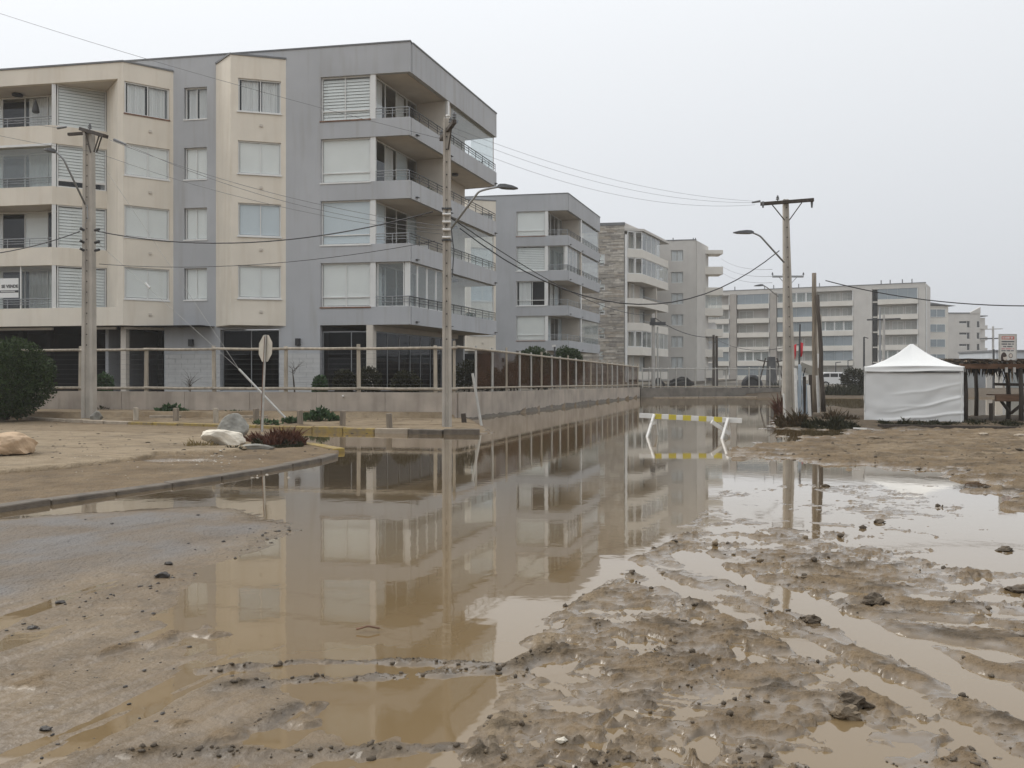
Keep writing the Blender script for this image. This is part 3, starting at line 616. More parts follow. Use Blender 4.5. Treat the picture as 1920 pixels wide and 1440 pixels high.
        if gl:
            n = 6
            for q in range(n):
                a = ur_div1+.05+(ur_end-.12-ur_div1-.05)*q/n; b = ur_div1+.05+(ur_end-.12-ur_div1-.05)*(q+1)/n
                pane_box(Rf, a+.006, b-.006, -.16, fl[k]+PH+.01, z1-.02, .012).build('glass_panel', GLASSB, root)
            pane_box(e, .18, cd-.2, -.16, fl[k]+PH+.01, z1-.02, .012).build('glass_panel', GLASSB, root)
            MB().fb(Rf, ur_end-.11, ur_end-.07, -.17, -.13, fl[k]+PH, z1).build('corner_post', WHITE, root)
        if (k == 0 and var == 0) or (k == 2 and var == 1):            # first floor: front balcony glazed as well
            for q in range(4):
                a = .08+(ur_div0-.1)*q/4; b = .08+(ur_div0-.1)*(q+1)/4
                window(Rf, a, b-.02, fl[k]+PH, z1-.01, root, d=-.15, fill='none', name='glazed_screen', glass=GLASSB, fw=.05)
            window(Lf, .30, u_win1-.24, fl[k]+PH, z1-.01, root, d=-.15, fill='none', name='glazed_screen', glass=GLASSB, fw=.04)
            MB().fb(Lf, .05, .27, -.20, -.13, fl[k]+PH, z1).build('corner_post', WHITE, root)
        # ceiling lamp and scupper marks
        c_ = Rf.p(ur_div1+2.2, -.9, fl[k+1]-.004); MB().disc(c_-V((0,0,.10)), (1,0,0), (0,1,0), .10, .16, 14).build('ceiling_lamp', RAILD, root)
        for uu in (.5, 4.0, ur_end-.3): MB().fb(Rf, uu, uu+.22, .0, .10, fl[k]+.12, fl[k]+.15).build('scupper', RAILD, root)
    # bathroom windows
    for k in range(4):
        a, b = min(u_bath0,u_bath1), max(u_bath0,u_bath1)
        window(Lf, a+.02, b-.02, fl[k]+1.15, fl[k]+2.52, root, d=-.12, mull=(.5,), fill='blind', fills=('curtain','curtain') if k == 3 else None, sill=(.03, WHITE), fw=.045)
    # sawtooth bay
    pa, pw = V(C+(V((-11.70, 34.36))-C1)), Lf.p(U(536), 0, 0).xy; pl = Lf.p(U(405), 0, 0).xy
    bt = 14.9+dz
    Bf = Fr(pa, pw-pa); Bs = Fr(pa, pl-pa, (pa.x-9, pa.y)); lb = (pw-pa).length; ls = (pl-pa).length
    hb = [(.30, lb-.20, fl[k]+1.12, fl[k]+2.50) for k in range(4)]
    walls(Bf, 0, lb, fl[0], bt, hb, .18).build('bay_wall', CREAM, root)
    walls(Bs, .0, ls, fl[0]+.001, bt-.001, [], .15).build('bay_wall', CREAM, root)
    for k in range(4):
        window(Bf, .30, lb-.20, fl[k]+1.12, fl[k]+2.50, root, d=-.07, mull=(.52,), fill=('blind','blue','blind','curtain')[k], fills=('curtain','curtain') if k == 3 else None, sill=(.05, WHITE))
        MB().fb(Bf, lb*.52, lb*.52+.12, .0, .05, fl[k]+.52, fl[k]+.62).build('vent', SOFFIT, root)
    MB().prism([pa+(pw-pa)*.04+(pl-pa)*.04, pw, pl], fl[0]-.02, fl[0]+.1).build('bay_floor', SOFFIT, root)
    MB().prism([pa+V((-.02,-.04)), pw+V((.03,-.03)), pl+V((-.03,-.03))], bt, bt+.07).build('bay_flashing', CAPM, root)
    # ground floor
    zg = .9+dz
    window(Lf, ub0+.02, ub1-.02, zg, fl[0]-.16, root, d=-.18, mull=(.5,), fill='dark', glass=GLASSD, frame=RAIL, fw=.04)
    window(Lf, u_win1+.02, u_win0-.02, zg, fl[0]-.25, root, d=-.25, mull=(.42,), fill='dark', glass=GLASSD, frame=RAIL, fw=.04, name='shopfront')
    window(S, .25, ur_end-1.5, zg, fl[0]-.25, root, d=-.05, mull=(.13,.26,.39,.52,.65,.8), fill='dark', glass=GLASSD, frame=RAIL, fw=.05, name='shopfront')
    MB().fb(S, -.05, .25, -.3, .0, .6+dz, fl[0]-.01).build('column', INWALL, root)
    MB().fb(S, .0, ur_end-1.2, -.25, -.0, fl[0]-.24, fl[0]-.01).build('lintel', SOFFIT, root)
    for uu in (U(360), U(560)): MB().fb(Lf, uu-.09, uu+.09, .0, .16, fl[0]-.85, fl[0]-.55).build('wall_lamp', BLACK, root)
    # scored blockwork plinth
    for a, b in ((U(523)+0-.0, u_win0), (ub1, U(310))):
        u0, u1 = min(a,b), max(a,b); u0 = u0 if u0 >= u_win0-.01 else u_win0
        if not wing: continue
        r = 0; z = .86+dz
        while z < 2.5+dz:
            off = .0 if r % 2 else .30; uu = u0-off
            while uu < u1:
                a2, b2 = max(uu, u0)+.006, min(uu+.6, u1)-.006
                if b2-a2 > .05: MB().fb(Lf, a2, b2, .003, .012+random.random()*.006, z, z+.195).build('block', PALE, root)
                uu += .6
            z += .205; r += 1
    # blank sides and back so that the block is solid from anywhere
    m = MB(); m.fb(Fr(Rf.p(ur_end-.3, 0, 0).xy, -Rf.n, Rf.p(ur_end+9, 0, 0).xy), u_core+.1, 12, -.2, -.01, .5+dz, top-.01)
    m.fb(Lf, uL+3.45, uL+3.3, -12, -.26, .5+dz, top-.01); m.build('side_wall', g, root)
    return root, Lf, Rf
PALE = mat('pale_block_facing', (.52,.52,.51), .85, .06, 2.0, bump=.2)
b1, L1f, R1ff = apartments('apartment_building', C1, 0.0, 'large grey and cream five storey block nearest the street with wraparound corner balconies', None, True, 0)
b2, L2f, R2ff = apartments('apartment_building', C2, -.29, 'grey block with corner balconies standing second along the street behind the green shrubs', None, False, 1)
# left cream wing of the near block
def wing():
    root = b1; AP = V((-16.3, 34.65)); Wf = Fr(AP, LDIR); top = 14.70; fl = FL
    wl = L1.p(U(325), 0, 0).xy; Af = Fr(AP, wl-AP); la = (wl-AP).length
    ho = [(.05, la-.16, fl[k]+1.12, fl[k]+2.46) for k in range(4)]
    walls(Af, 0, la, fl[0], top, ho, .18).build('wing_wall', CREAM, root)
    for k in range(4):
        window(Af, .06, la-.17, fl[k]+1.12, fl[k]+2.46, root, d=-.06, mull=(.52,), fill='blind', fills=('curtain','curtain') if k == 3 else None, sill=(.03, RUST if k == 3 else WHITE))
        MB().fb(Af, la*.5, la*.5+.12, .0, .05, fl[k]+.45, fl[k]+.55).build('vent', SOFFIT, root)
    WL = Wf.up(-420); W97 = Wf.up(97); W221 = Wf.up(221)
    MB().fb(Wf, 0.0, WL, -.2, 0, fl[4]-.05, top).build('roof_fascia', CREAM, root)
    MB().fb(Wf, -.02, WL, -.25, .04, top+.001, top+.07).build('roof_flashing', CAPM, root)
    m = MB(); m.add([*(Af.p(0,.04,top), Af.p(la,.04,top), Af.p(la,-.2,top), Af.p(0,-.2,top))]+[V(q)+V((0,0,.068)) for q in (Af.p(0,.04,top), Af.p(la,.04,top), Af.p(la,-.2,top), Af.p(0,-.2,top))], [(0,1,2,3),(4,5,6,7),(0,1,5,4),(1,2,6,5),(2,3,7,6),(3,0,4,7)]); m.build('roof_flashing', CAPM, root)
    back = at(200, 700, 36.25).xy; f97 = Wf.p(W97, 0, 0).xy; f221 = Wf.p(W221, 0, 0).xy
    MB().prism([Wf.p(.21,-.21,0).xy, Wf.p(WL,-.21,0).xy, Wf.p(WL,-9,0).xy, Wf.p(-1.2,-9,0).xy, Wf.p(-1.2,-1.6,0).xy], fl[4]-.045, fl[4]+.2).build('wing_roof', SOFFIT, root)
    # pier: front strip plus the slanted return
    ap2 = Af.p(.05, -.19, 0).xy
    MB().prism([AP+V((-.003,.004)), f221, back, back+V((.5,.4)), ap2], fl[0]+PH if False else fl[0]+.003, fl[4]-.05).build('wing_pier', CREAM, root)
    Sf = Fr(f97, back-f97); ls = (back-f97).length
    for k in range(4):
        z0, z1 = fl[k], fl[k]+PH+.02; zt = fl[k+1]-.05 if k == 3 else fl[k+1]
        MB().fb(Wf, W97 if k else W221-.03, WL, -.14, 0, z0, z1).build('parapet', CREAM, root)
        if k: MB().fb(Sf, .0, ls+.02, -.2, 0, z0+.001, z1-.001).build('parapet', CREAM, root)
        MB().prism([f97+V((0,.05)), back, back+V((0,4)), Wf.p(WL,-5,0).xy, Wf.p(WL,-.15,0).xy] if k else [f221+V((-.05,.16)), back, back+V((0,4)), Wf.p(WL,-5,0).xy, Wf.p(WL,-.15,0).xy], z0+.004, z0+.2).build('slab', SOFFIT, root)
        MB().fb(Sf, .0, .16, -.16, -.02, z1, zt).build('column', WHITE, root)
        fi = [('shutter','shutter'),('shutter','shutter'),('shutter','shutter'),('shutter',)][k]
        window(Sf, .2, ls-.02, z1 if k != 2 else z1+.32, zt, root, d=-.06, mull=() if k == 3 else (.55,), fills=fi, fill='shutter', fw=.05)
        if k == 2: window(Sf, .2, ls-.02, z1, z1+.32, root, d=-.06, mull=(.58,), fill='dark', fw=.05)
        railing(Wf, W97+.05, WL, z1, root, RAIL, d=-.08, h=.40, posts=14)
        # recessed wall with doors, enclosed by glass on the third floor
        window(Wf, W97+.15, WL-.2, z0+.2, zt, root, d=-1.35, mull=tuple(q/12 for q in range(1,12)), fills=(['blind','curtain','dark']*4 if k != 1 else ['dark','blind','dark','curtain']*3), fill='dark', fw=.06, name='balcony_door')
        MB().fb(Sf, .0, .14, -1.4, -.17, z0+.2, zt).build('balcony_wall', INWALL, root)
        if k in (0, 2):
            for q in range(8):
                a = W97+.1+(WL-W97-.2)*q/8; b = W97+.1+(WL-W97-.2)*(q+1)/8
                pane_box(Wf, a+.006, b-.006, -.14, z1+.02, zt-.08 if k == 2 else zt-.02, .012).build('glass_panel', GLASSB if k == 2 else GLASS, root)
        if k == 2: MB().fb(Wf, W97, WL, -.15, .02, zt-.10, zt-.005).build('awning_box', WHITE, root)
        if k == 0:
            for q in (97.0-62, 97-0.5): MB().fb(Wf, Wf.up(q)-.03, Wf.up(q)+.03, -.16, -.11, z1, zt).build('screen_post', WHITE, root)
    MB().disc(Wf.p(Wf.up(3), -.9, fl[4]-.16), (1,0,0), (0,1,0), .08, .22, 16).build('ceiling_lamp', BLACK, root)
    # undercroft
    m = MB(); m.fb(Wf, -3.4, WL, -6.2, -6.0, .6, fl[0]); m.build('undercroft_wall', DARK2, root)  # near-black wall and ceiling: undercroft shade painted as colour
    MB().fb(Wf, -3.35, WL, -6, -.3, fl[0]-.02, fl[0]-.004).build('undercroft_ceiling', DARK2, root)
    for px, d in ((231, -.6), (90, -2.0), (40, -3.2), (300, -2.6)): MB().fb(Wf, Wf.up(px, d)-.12, Wf.up(px, d)+.12, d-.25, d, .6, fl[0]-.02).build('column', INWALL if px == 231 else DARK2, root)  # other columns share the painted shade tone, one stays beige
    for a, b in ((-120, 85), (160, 205)): MB().fb(Wf, Wf.up(a), Wf.up(b), -.5, -.42, fl[0]-.14, fl[0]-.03).build('lintel', SOFFIT, root)
    MB().fb(Af, .1, la-.1, -.5, -.42, fl[0]-.14, fl[0]-.03).build('lintel', SOFFIT, root)
    MB().fb(L1f, U(312), U(308), -5, -.02, .6, fl[0]-.01).build('undercroft_wall', GREY, root)
    MB().fb(L1f, U(325), U(312), -.25, -.01, fl[0]-.25, fl[0]-.002).build('lintel', GREY, root)
    # for-sale banner behind the first-floor glass
    def text(body, size, loc, mtl, parent, name='lettering'):
        c = bpy.data.curves.new(name, 'FONT'); c.body = body; c.size = size; c.extrude = .002; c.align_x = 'RIGHT'; c.offset = .008*size/.2
        c.materials.append(mtl); o = bpy.data.objects.new(name, c); link(o, parent)
        return o
    z1 = fl[0]+PH; ua, ub = Wf.up(31), Wf.up(-28)
    bn = MB().fb(Wf, ua, ub, -.118, -.112, z1+.50, z1+1.34).build('sale_banner', mat('white_vinyl', (.80,.80,.78), .6, .02))
    tag(bn, 'white for-sale banner lettered SE VENDE in the first-floor balcony glazing', 'banner')
    MB().fb(Wf, ua+.005, ub-.005, -.113, -.108, z1+.72, z1+.82).build('stripe', BLACK, bn)
    rot = Matrix(((-Wf.u.x, 0, Wf.n.x, 0), (-Wf.u.y, 0, Wf.n.y, 0), (0, 1, 0, 0), (0, 0, 0, 1))).to_euler()
    for body, size, uu, zz, mt in (('SE VENDE', .185, ua+.02, z1+.93, BLACK), ('+56 9 0000 0000', .0, 0, 0, None)):
        if mt is None: continue
        t_ = text(body, size, None, mt, bn); p = Wf.p(uu, -.109, zz); t_.location = p-WO[bn.name]; t_.rotation_euler = rot
        bpy.context.view_layer.update(); me = bpy.data.meshes.new_from_object(t_.evaluated_get(bpy.context.evaluated_depsgraph_get())); o2 = bpy.data.objects.new('lettering', me); link(o2, bn)
        o2.location = t_.location; o2.rotation_euler = rot; bpy.data.objects.remove(t_)
    m = MB(); u_ = ub-.18
    while u_ > ua+.12: m.fb(Wf, u_-.035, u_, -.109, -.105, z1+.745, z1+.795); u_ -= .055 if random.random() < .8 else .11
    m.build('lettering', WHITE, bn)
wing()
def balcony_things():
    Wf = Fr(V((-16.3, 34.65)), LDIR); u = Wf.up(67, -.7); p = Wf.p(u, -.7, 0); z = at(0, 212, p.y).z
    o = MB().tube([(p.x,p.y,z), (p.x,p.y,z+.04), (p.x,p.y,z+.26), (p.x,p.y,z+.44), (p.x,p.y,z+.62)], [.10,.15,.12,.06,.015], 10).build('hanging_ornament', RAILD, smooth=True); tag(o, 'dark bell-shaped ornament hanging in the top balcony of the cream wing', 'ornament')
    for i, (uu, k, lb) in enumerate(((ur_end-1.3, 3, 'potted fern behind the glass of the top corner balcony'), (2.6, 2, 'potted plant on the open third-floor corner balcony'), (ur_end-2.2, 0, 'potted plant in the glazed first-floor balcony'))):
        q = R1ff.p(uu, -.55, FL[k]+.2); r = thing('potted_plant', q, lb, 'plant')
        MB().tube([q, q+V((0,0,.30)), q+V((0,0,.32))], [.12,.17,.16], 12).build('pot', mat('terracotta_%d' % i, (.30,.15,.09), .8, .2), r); m = MB(); rn = random.Random(i)
        for j in range(46):
            a = rn.uniform(0, 6.28); l = rn.uniform(.35,.6); d = V((math.cos(a), math.sin(a), 0)); s = V((-d.y, d.x, 0))*.03; b0 = q+V((0,0,.32)); b1 = b0+d*l*.5+V((0,0,l*.9)); b2 = b0+d*l+V((0,0,l*.75))
            m.add([b0-s*.3, b0+s*.3, b1+s, b1-s, b2], [(0,1,2,3),(3,2,4)])
        m.build('leaves', mat('fern_%d' % i, (.04,.075,.025), .6, .3), r, recalc=False)
    for i, (uu, k) in enumerate(((1.9, 3), (2.9, 1))):
        q = R1ff.p(uu, -.8, FL[k]+.2); r = thing('balcony_chair', q, ['white plastic chair on the top floor corner balcony','white plastic chair on the second-floor corner balcony'][i], 'chair')
        MB().box(q.x-.24,q.x+.24,q.y-.24,q.y+.24,q.z+.40,q.z+.45).build('seat', WHITE, r, bevel=.01); MB().box(q.x-.24,q.x+.24,q.y+.2,q.y+.24,q.z+.45,q.z+.95).build('backrest', WHITE, r, bevel=.01)
        for sx_ in (-1,1):
            for sy_ in (-1,1): MB().tube([q+V((sx_*.2,sy_*.2,0)), q+V((sx_*.2,sy_*.2,.4))], .02, 6).build('leg', WHITE, r)
balcony_things()

# ------------------------------------------------------------------ stone-clad block
STB = [mat('stone_%d' % i, c, .9, .2, 3.0) for i, c in enumerate([(.36,.33,.29),(.44,.40,.34),(.29,.265,.235),(.52,.48,.42),(.38,.33,.27)])]
BEI = mat('beige_render', (.57,.545,.505), .85, .06, .6, streak=.2, streak_col=(.44,.39,.33))
BEIW = mat('white_cream_render', (.70,.665,.60), .85, .05, .6, streak=.12, streak_col=(.5,.45,.38))
TAUPE = mat('taupe_render', (.40,.365,.325), .85, .1, .8, streak=.2)
def stone_block():
    K = V((11.79, 87.0)); Lf = Fr(K, LDIR); D = V((.4935, 1)); Rf = Fr(K, D, (60, 80))
    root = thing('apartment_building', (K.x, K.y, .5), 'six storey block with rough stone-clad end wall and cream balconies', 'building')
    top = 17.6; W = 16
    wz = [13.1-2.58*k for k in range(5)]
    wu0, wu1 = Lf.up(1134), Lf.up(1123)
    walls(Lf, 0, W, .4, top-.3, [(wu0, wu1, z, z+1.25) for z in wz], .3).build('wall', TAUPE, root)
    m = MB(); rnd = random.Random(5); z = .9; nst = 0
    while z < top-.45:
        hh = rnd.choice((.10,.14,.17,.20,.24)); uu = -.03
        while uu < 6.5:
            ln = rnd.uniform(.35, 1.5); a, b = uu+.008, min(uu+ln, 6.5)-.008
            mid = (a+b)/2
            if not any(wu0-.12 < mid < wu1+.12 and zz-.1 < z+hh/2 < zz+1.35 for zz in wz) and b-a > .05:
                if b < 2.75 and nst < 300: MB().fb(Lf, a, b, .002, .02+rnd.random()*.07, z+.006, z+hh-.006).build('stone', STB[rnd.randrange(5)], root); nst += 1
                else: m.fb(Lf, a, b, .002, .02+rnd.random()*.07, z+.006, z+hh-.006, rnd.randrange(5))
            uu += ln
        z += hh
    m.build('stone_cladding', STB, root, kind='stuff')
    for z in wz: window(Lf, wu0, wu1, z, z+1.25, root, d=-.05, transom=.6, fill='half', fw=.09)
    MB().fb(Lf, -.1, W, -.35, .12, top-.3, top).build('roof_edge', CAPM, root)
    tubeP = Lf.p(-.22, .12, 0); MB().tube([V((tubeP.x, tubeP.y, .6)), V((tubeP.x, tubeP.y, 16.3))], .13, 8).build('drainpipe', WHITE, root)
    P1 = Lf.p(-.35, .0, 0).xy; P2 = at(1205, 700, 87.6).xy; d2 = V((.5, 1)).normalized(); P3 = P2+d2*9.75
    core1 = Rf.p(1.0, -1.6, 0).xy; core2 = Rf.p(17, -1.6, 0).xy
    MB().prism([K+V((.05,.1)), core1+V((-.6,.3)), core2, core2+V((-8,6)), Lf.p(W,-9,0).xy, Lf.p(W,-.31,0).xy, Lf.p(.4,-.31,0).xy], .4, top-.02).build('core', BEI, root)
    A = Fr(P1, P2-P1); la = (P2-P1).length; B = Fr(P2, d2, (60, 80)); lb = 9.75
    MB().prism([K, P2+V((.12,-.1)), P3+V((.15,-.1)), P3+V((-3.5,1.5)), K+V((-.2,.6))], 16.75, 17.0).build('roof_slab', BEI, root)
    m = MB(); m.add([(*K, top), (*(P3+V((.15,-.1))), 16.98), (*(P3+V((-.2,.2))), 16.98), (*(K+V((-.35,.3))), top), (*K, 16.96), (*(P3+V((.15,-.1))), 16.9), (*(P3+V((-.2,.2))), 16.9), (*(K+V((-.35,.3))), 16.96)], [(0,1,2,3),(4,7,6,5),(0,4,5,1),(1,5,6,2),(2,6,7,3),(3,7,4,0)]); m.build('roof_gable', BEI, root)
    for k in range(6):
        z0 = 13.95-2.58*k; z1 = z0+.85; zt = z0+2.58 if k else 16.72
        MB().fb(A, 0, la, -.14, 0, z0, z1).build('parapet', BEIW, root)
        MB().fb(B, 0, lb, -.14, .001, z0+.001, z1-.001).build('parapet', BEIW, root)
        MB().prism([P1, P2+V((-.1,.1)), P3+V((-.1,-.1)), P3+V((-3,1.5)), P1+V((-.3,2))], z0+.003, z0+.2).build('slab', SOFFIT, root)
        gl = k in (0, 1, 4)
        window(Fr(A.p(0,-1.5,0).xy, P2-P1), .0, la*.9, z0+.22, zt-.05, root, d=0, mull=(.5,), fills=('curtain','dark'), fill='dark', fw=.07, name='balcony_door')
        S = Fr(B.p(0,-1.5,0).xy, d2, (60,80))
        window(S, 3.6, lb-.3, z0+.22, zt-.05, root, d=0, mull=(.33,.66), fills=('curtain','dark','blind'), fill='dark', fw=.07, name='balcony_door')
        MB().fb(S, .0, 3.6, -.3, 0, z0+.2, zt).build('balcony_wall', INWALL, root)
        MB().fb(B, lb*.55, lb*.55+.2, -1.5, -.1, z0+.2, zt).build('dividing_wall', INWALL, root)
        if gl:
            for q in range(2): window(A, .05+q*la/2, la/2+q*la/2-.02, z1, zt-.02, root, d=-.05, fill='none', name='glazed_screen', fw=.09)
            for q in range(4 if k == 0 else 6):
                a = lb*q/6; window(B, a+.03, a+lb/6-.02, z1, zt-.02, root, d=-.05, fill='none', name='glazed_screen', glass=GLASSB, fw=.05)
        else: railing(B, .1, lb-.1, z1, root, RAIL, h=.25, posts=8)
    # plain block behind it
    K2 = V((22.26, 100.0)); L2 = Fr(K2, LDIR); D2 = V((.518, 1)); R2_ = Fr(K2, D2, (80, 90))
    r2 = thing('apartment_building', (K2.x, K2.y, .5), 'plain beige block with one column of windows and stacked side balconies', 'building')
    t2 = 17.86; u0, u1 = L2.up(1281), L2.up(1258)
    zs = [1.6+(702-y)*100/1550 for y in (489,530,570,610,651,690)]
    walls(L2, 0, 9, .4, t2, [(u0, u1, z, z+1.35) for z in zs], .3).build('wall', BEI, r2)
    for i, z in enumerate(zs): window(L2, u0, u1, z, z+1.35, r2, d=-.08, mull=(.5,), fill='curtain', fw=.05)
    walls(R2_, .3, 6.0, .4, t2-.01, [], .3).build('side_wall', TAUPE if False else BEI, r2)
    MB().prism([L2.p(.31,-.31,0).xy, L2.p(9,-.31,0).xy, L2.p(9,-6,0).xy, R2_.p(6,-6,0).xy, R2_.p(6,-.31,0).xy], .4, t2-.03).build('core', BEI, r2)
    MB().fb(L2, -.05, 9, -.4, .05, t2, t2+.1).build('roof_edge', CAPM, r2)
    for px in (1262, 1300, 1304): MB().tube([at(px, 452, 100.3), at(px, 446, 100.3)], .06, 6).build('roof_vent', CAPM, r2)
    x0, x1 = at(1317, 0, 105).x, at(1352, 0, 105).x
    MB().box(x0, x1, 104, 106.5, *sorted((at(0,478,105).z, at(0,471,105).z))).build('balcony_roof', BEIW, r2)
    for k in range(6):
        zt = at(0, 502+38.5*k, 105).z; zb = at(0, 516+38.5*k, 105).z
        m = MB(); m.box(x0, x1, 104, 104.15, zb, zt); m.box(x1-.15, x1, 104.151, 106.5, zb+.001, zt-.001); m.box(x0, x1-.16, 104.16, 106.5, zb+.002, zb+.2); m.build('balcony', BEIW, r2)
        MB().box(x0+.25, x0+.40, 104.5, 104.65, zb-1.75, zb).build('balcony_post', WHITE, r2)
        if k in (3, 4, 5): MB().box(x0+.3, x1-.3, 106.6, 106.7, zt-1.5, zb+1.9).build('balcony_door', CURT, r2)
        if k == 2:
            for q in range(3): MB().box(x0+.1+q*.72, x0+.78+q*.72, 104.05, 104.07, zt, zt+1.6).build('glass_panel', GLASSB, r2)
stone_block()

# ------------------------------------------------------------------ long block across the end of the street
def long_block():
    A0, A1 = at(1320, 700, 157).xy, at(1735, 700, 141).xy; f = Fr(A1, A0-A1); ln = (A0-A1).length
    root = thing('apartment_building', (A1.x, A1.y, .5), 'long pale six storey block with white balcony bands across the end of the street', 'building')
    top = 17.25; u = f.up
    MB().fb(f, 0, ln+4, -9, -1.45, .3, top-.3).build('core', BEI, root)
    MB().fb(f, 0, ln+4, -9, 0, 16.45, top).build('roof_fascia', BEI, root)
    MB().fb(f, -.1, ln+4, -9, .08, top, top+.1).build('roof_edge', CAPM, root)
    solid = [(1735,1722,.0),(1635,1600,.05),(1456,1444,.15),(1381,1369,.15)]
    for a, b, d in solid: MB().fb(f, u(a), u(b), -1.6, d, .3, 16.45 if d == 0 else 16.6).build('pilaster', TAUPE if d > .1 else BEI, root)
    MB().fb(f, u(1645), u(1636), -1.4, -1.3, .3, 16.44).build('shaft', DARK2, root)
    for k in range(7): MB().fb(f, u(1645)+.01, u(1636)-.01, -1.29, -.3, 13.75-2.64*k+.4, 13.75-2.64*k+.62).build('landing', BEIW, root)
    S = Fr(A1, V((.62, 1)), (140, 130)); walls(S, .0, 9, .3, top-.02, [], .3).build('side_wall', BEI, root)
    MB().tube([S.p(.4,.12,.5), S.p(.4,.12,16.6)], .09, 6).build('drainpipe', WHITE, root)
    bays = [(1722,1645,7),(1600,1530,6),(1530,1457,6),(1443,1382,5),(1368,1318,4)]
    rnd = random.Random(3); pat = ['blue','open','open','open','encl','blue']
    for bi, (a, b, n) in enumerate(bays):
        u0, u1 = u(a)+.04, u(b)-.04
        for k in range(6):
            z0 = 13.75-2.64*k; z1 = z0+.88; zt = z0+2.64 if k else 16.45
            MB().fb(f, u0, u1, -.3, .25, z0, z1).build('parapet', BEIW, root)
            if k < 6: MB().fb(f, u0, u1, -1.44, -.31, z0+.02, z0+.2).build('slab', SOFFIT, root)
            style = pat[(bi*2+k) % 6] if not (bi == 0 and k == 0) else 'blue'
            nb = 3 if n > 5 else 2
            seg = [u0+(u1-u0)*q/nb for q in range(nb+1)]
            for q in range(nb):
                if rnd.random() < .92: window(f, seg[q]+.15, seg[q+1]-.15, z0+.25, zt-.25, root, d=-1.42, mull=(.5,), fill=rnd.choice(('dark','dark','curtain')), fw=.08, name='balcony_door')
            if style != 'open':
                for q in range(4):
                    a_ = u0+(u1-u0)*q/4; b_ = u0+(u1-u0)*(q+1)/4
                    if style == 'blue': pane_box(f, a_+.01, b_-.01, -.05, z1, zt-.02, .02).build('glass_panel', GLASSBL, root)
                    else: window(f, a_+.02, b_-.02, z1, zt-.02, root, d=-.05, fill='none', name='glazed_screen', glass=GLASSB, fw=.10)
            MB().fb(f, u0, u0+.14, -.2, -.04, z1, zt).build('post', WHITE, root)
    for px in (1377,1433,1450,1497,1536,1652,1669,1692,1710): MB().tube([f.p(u(px), -.5, top+.08), f.p(u(px), -.5, top+.8)], .09, 6).build('roof_vent', CAPM, root)
    # wing glimpsed behind its right end
    r2 = thing('apartment_building', at(1762, 715, 152), 'pale building wing with glazed balconies squeezed between the long block and the far grey block', 'building')
    x0, x1 = at(1748,0,152).x, at(1778,0,152).x
    MB().box(x0-3, x1, 152, 160, .3, 14.2).build('wall', BEIW, r2)
    MB().add([(x0-3,151.6,14.6),(x1+1.2,151.6,14.2),(x1+1.2,160,14.2),(x0-3,160,14.6),(x0-3,151.6,15.2),(x1-.6,151.6,14.4),(x1-.6,160,14.4),(x0-3,160,15.2)], [(0,3,2,1),(4,5,6,7),(0,1,5,4),(1,2,6,5),(2,3,7,6),(3,0,4,7)]).build('roof', CAPM, r2)
    for k in range(4):
        z = 12.1-2.75*k; fr_ = Fr((x0-2, 152), (1, 0))
        window(fr_, 1.2, 4.4, z, z+1.5, r2, d=.06, mull=(.5,), fill='none' , fills=('dark','none') if k % 2 else ('none','none'), glass=GLASSBL, fw=.08)
GLASSBL = glass_mat('sky_blue_glass', (.72,.79,.82), 1.6, .03, .35, (.55,.60,.63))
long_block()
def far_block():
    Y0 = 189.0; x0, x1, x2 = at(1775,0,Y0).x, at(1838,0,Y0).x, at(1853,0,Y0).x
    root = thing('apartment_building', (x0, Y0, .3), 'far hazy grey block with swept-up roof corner and small dark windows', 'building')
    fr = Fr((x0-1.5, Y0), (1, 0)); wd = x1-x0+1.5
    ho = []; z0 = 2.5
    for k in range(5):
        z = 12.3-2.6*k
        for px, w_, h_ in ((1806, .9, .55), (1816, .35, 1.5), (1835, .4, 1.5)):
            uu = at(px,0,Y0).x-(x0-1.5); ho.append((uu-w_, uu+w_, z+1.5-h_, z+1.5) if w_ > .5 else (uu-w_, uu+w_, z, z+1.5))
    walls(fr, 0, wd, .2, 15.5, ho, .4).build('wall', BEI, root)
    MB().box(x0-1.4, x1, Y0+.5, Y0+12, .2, 15.4).build('core', DARK2, root)
    for h_ in ho: window(fr, h_[0], h_[1], h_[2], h_[3], root, d=-.15, fill='dark', fw=.06)
    MB().fb(fr, -.2, wd-2.4, -10, .15, 15.5, 15.75).build('roof_edge', CAPM, root)
    MB().add([fr.p(wd-2.4,.12,15.5), fr.p(wd,.12,15.5), fr.p(wd,.12,17.0), fr.p(wd-2.4,.12,15.76), fr.p(wd-2.4,-.3,15.5), fr.p(wd,-.3,15.5), fr.p(wd,-.3,17.0), fr.p(wd-2.4,-.3,15.76)], [(0,1,2,3),(4,7,6,5),(0,4,5,1),(1,5,6,2),(2,6,7,3),(3,7,4,0)]).build('roof_upsweep', BEI, root)
    for k in range(5):
        z = 12.0-2.6*k
        m = MB(); m.box(x1+.01, x2, Y0+.3, Y0+4, z, z+.85); m.box(x1+.01, x2-.4, Y0+.6, Y0+.8, z+.851, z+2.6); m.build('balcony', BEI, root)
    MB().box(x1, x2, Y0+.2, Y0+4, 14.9, 15.1).build('balcony_roof', CAPM, root)
far_block()
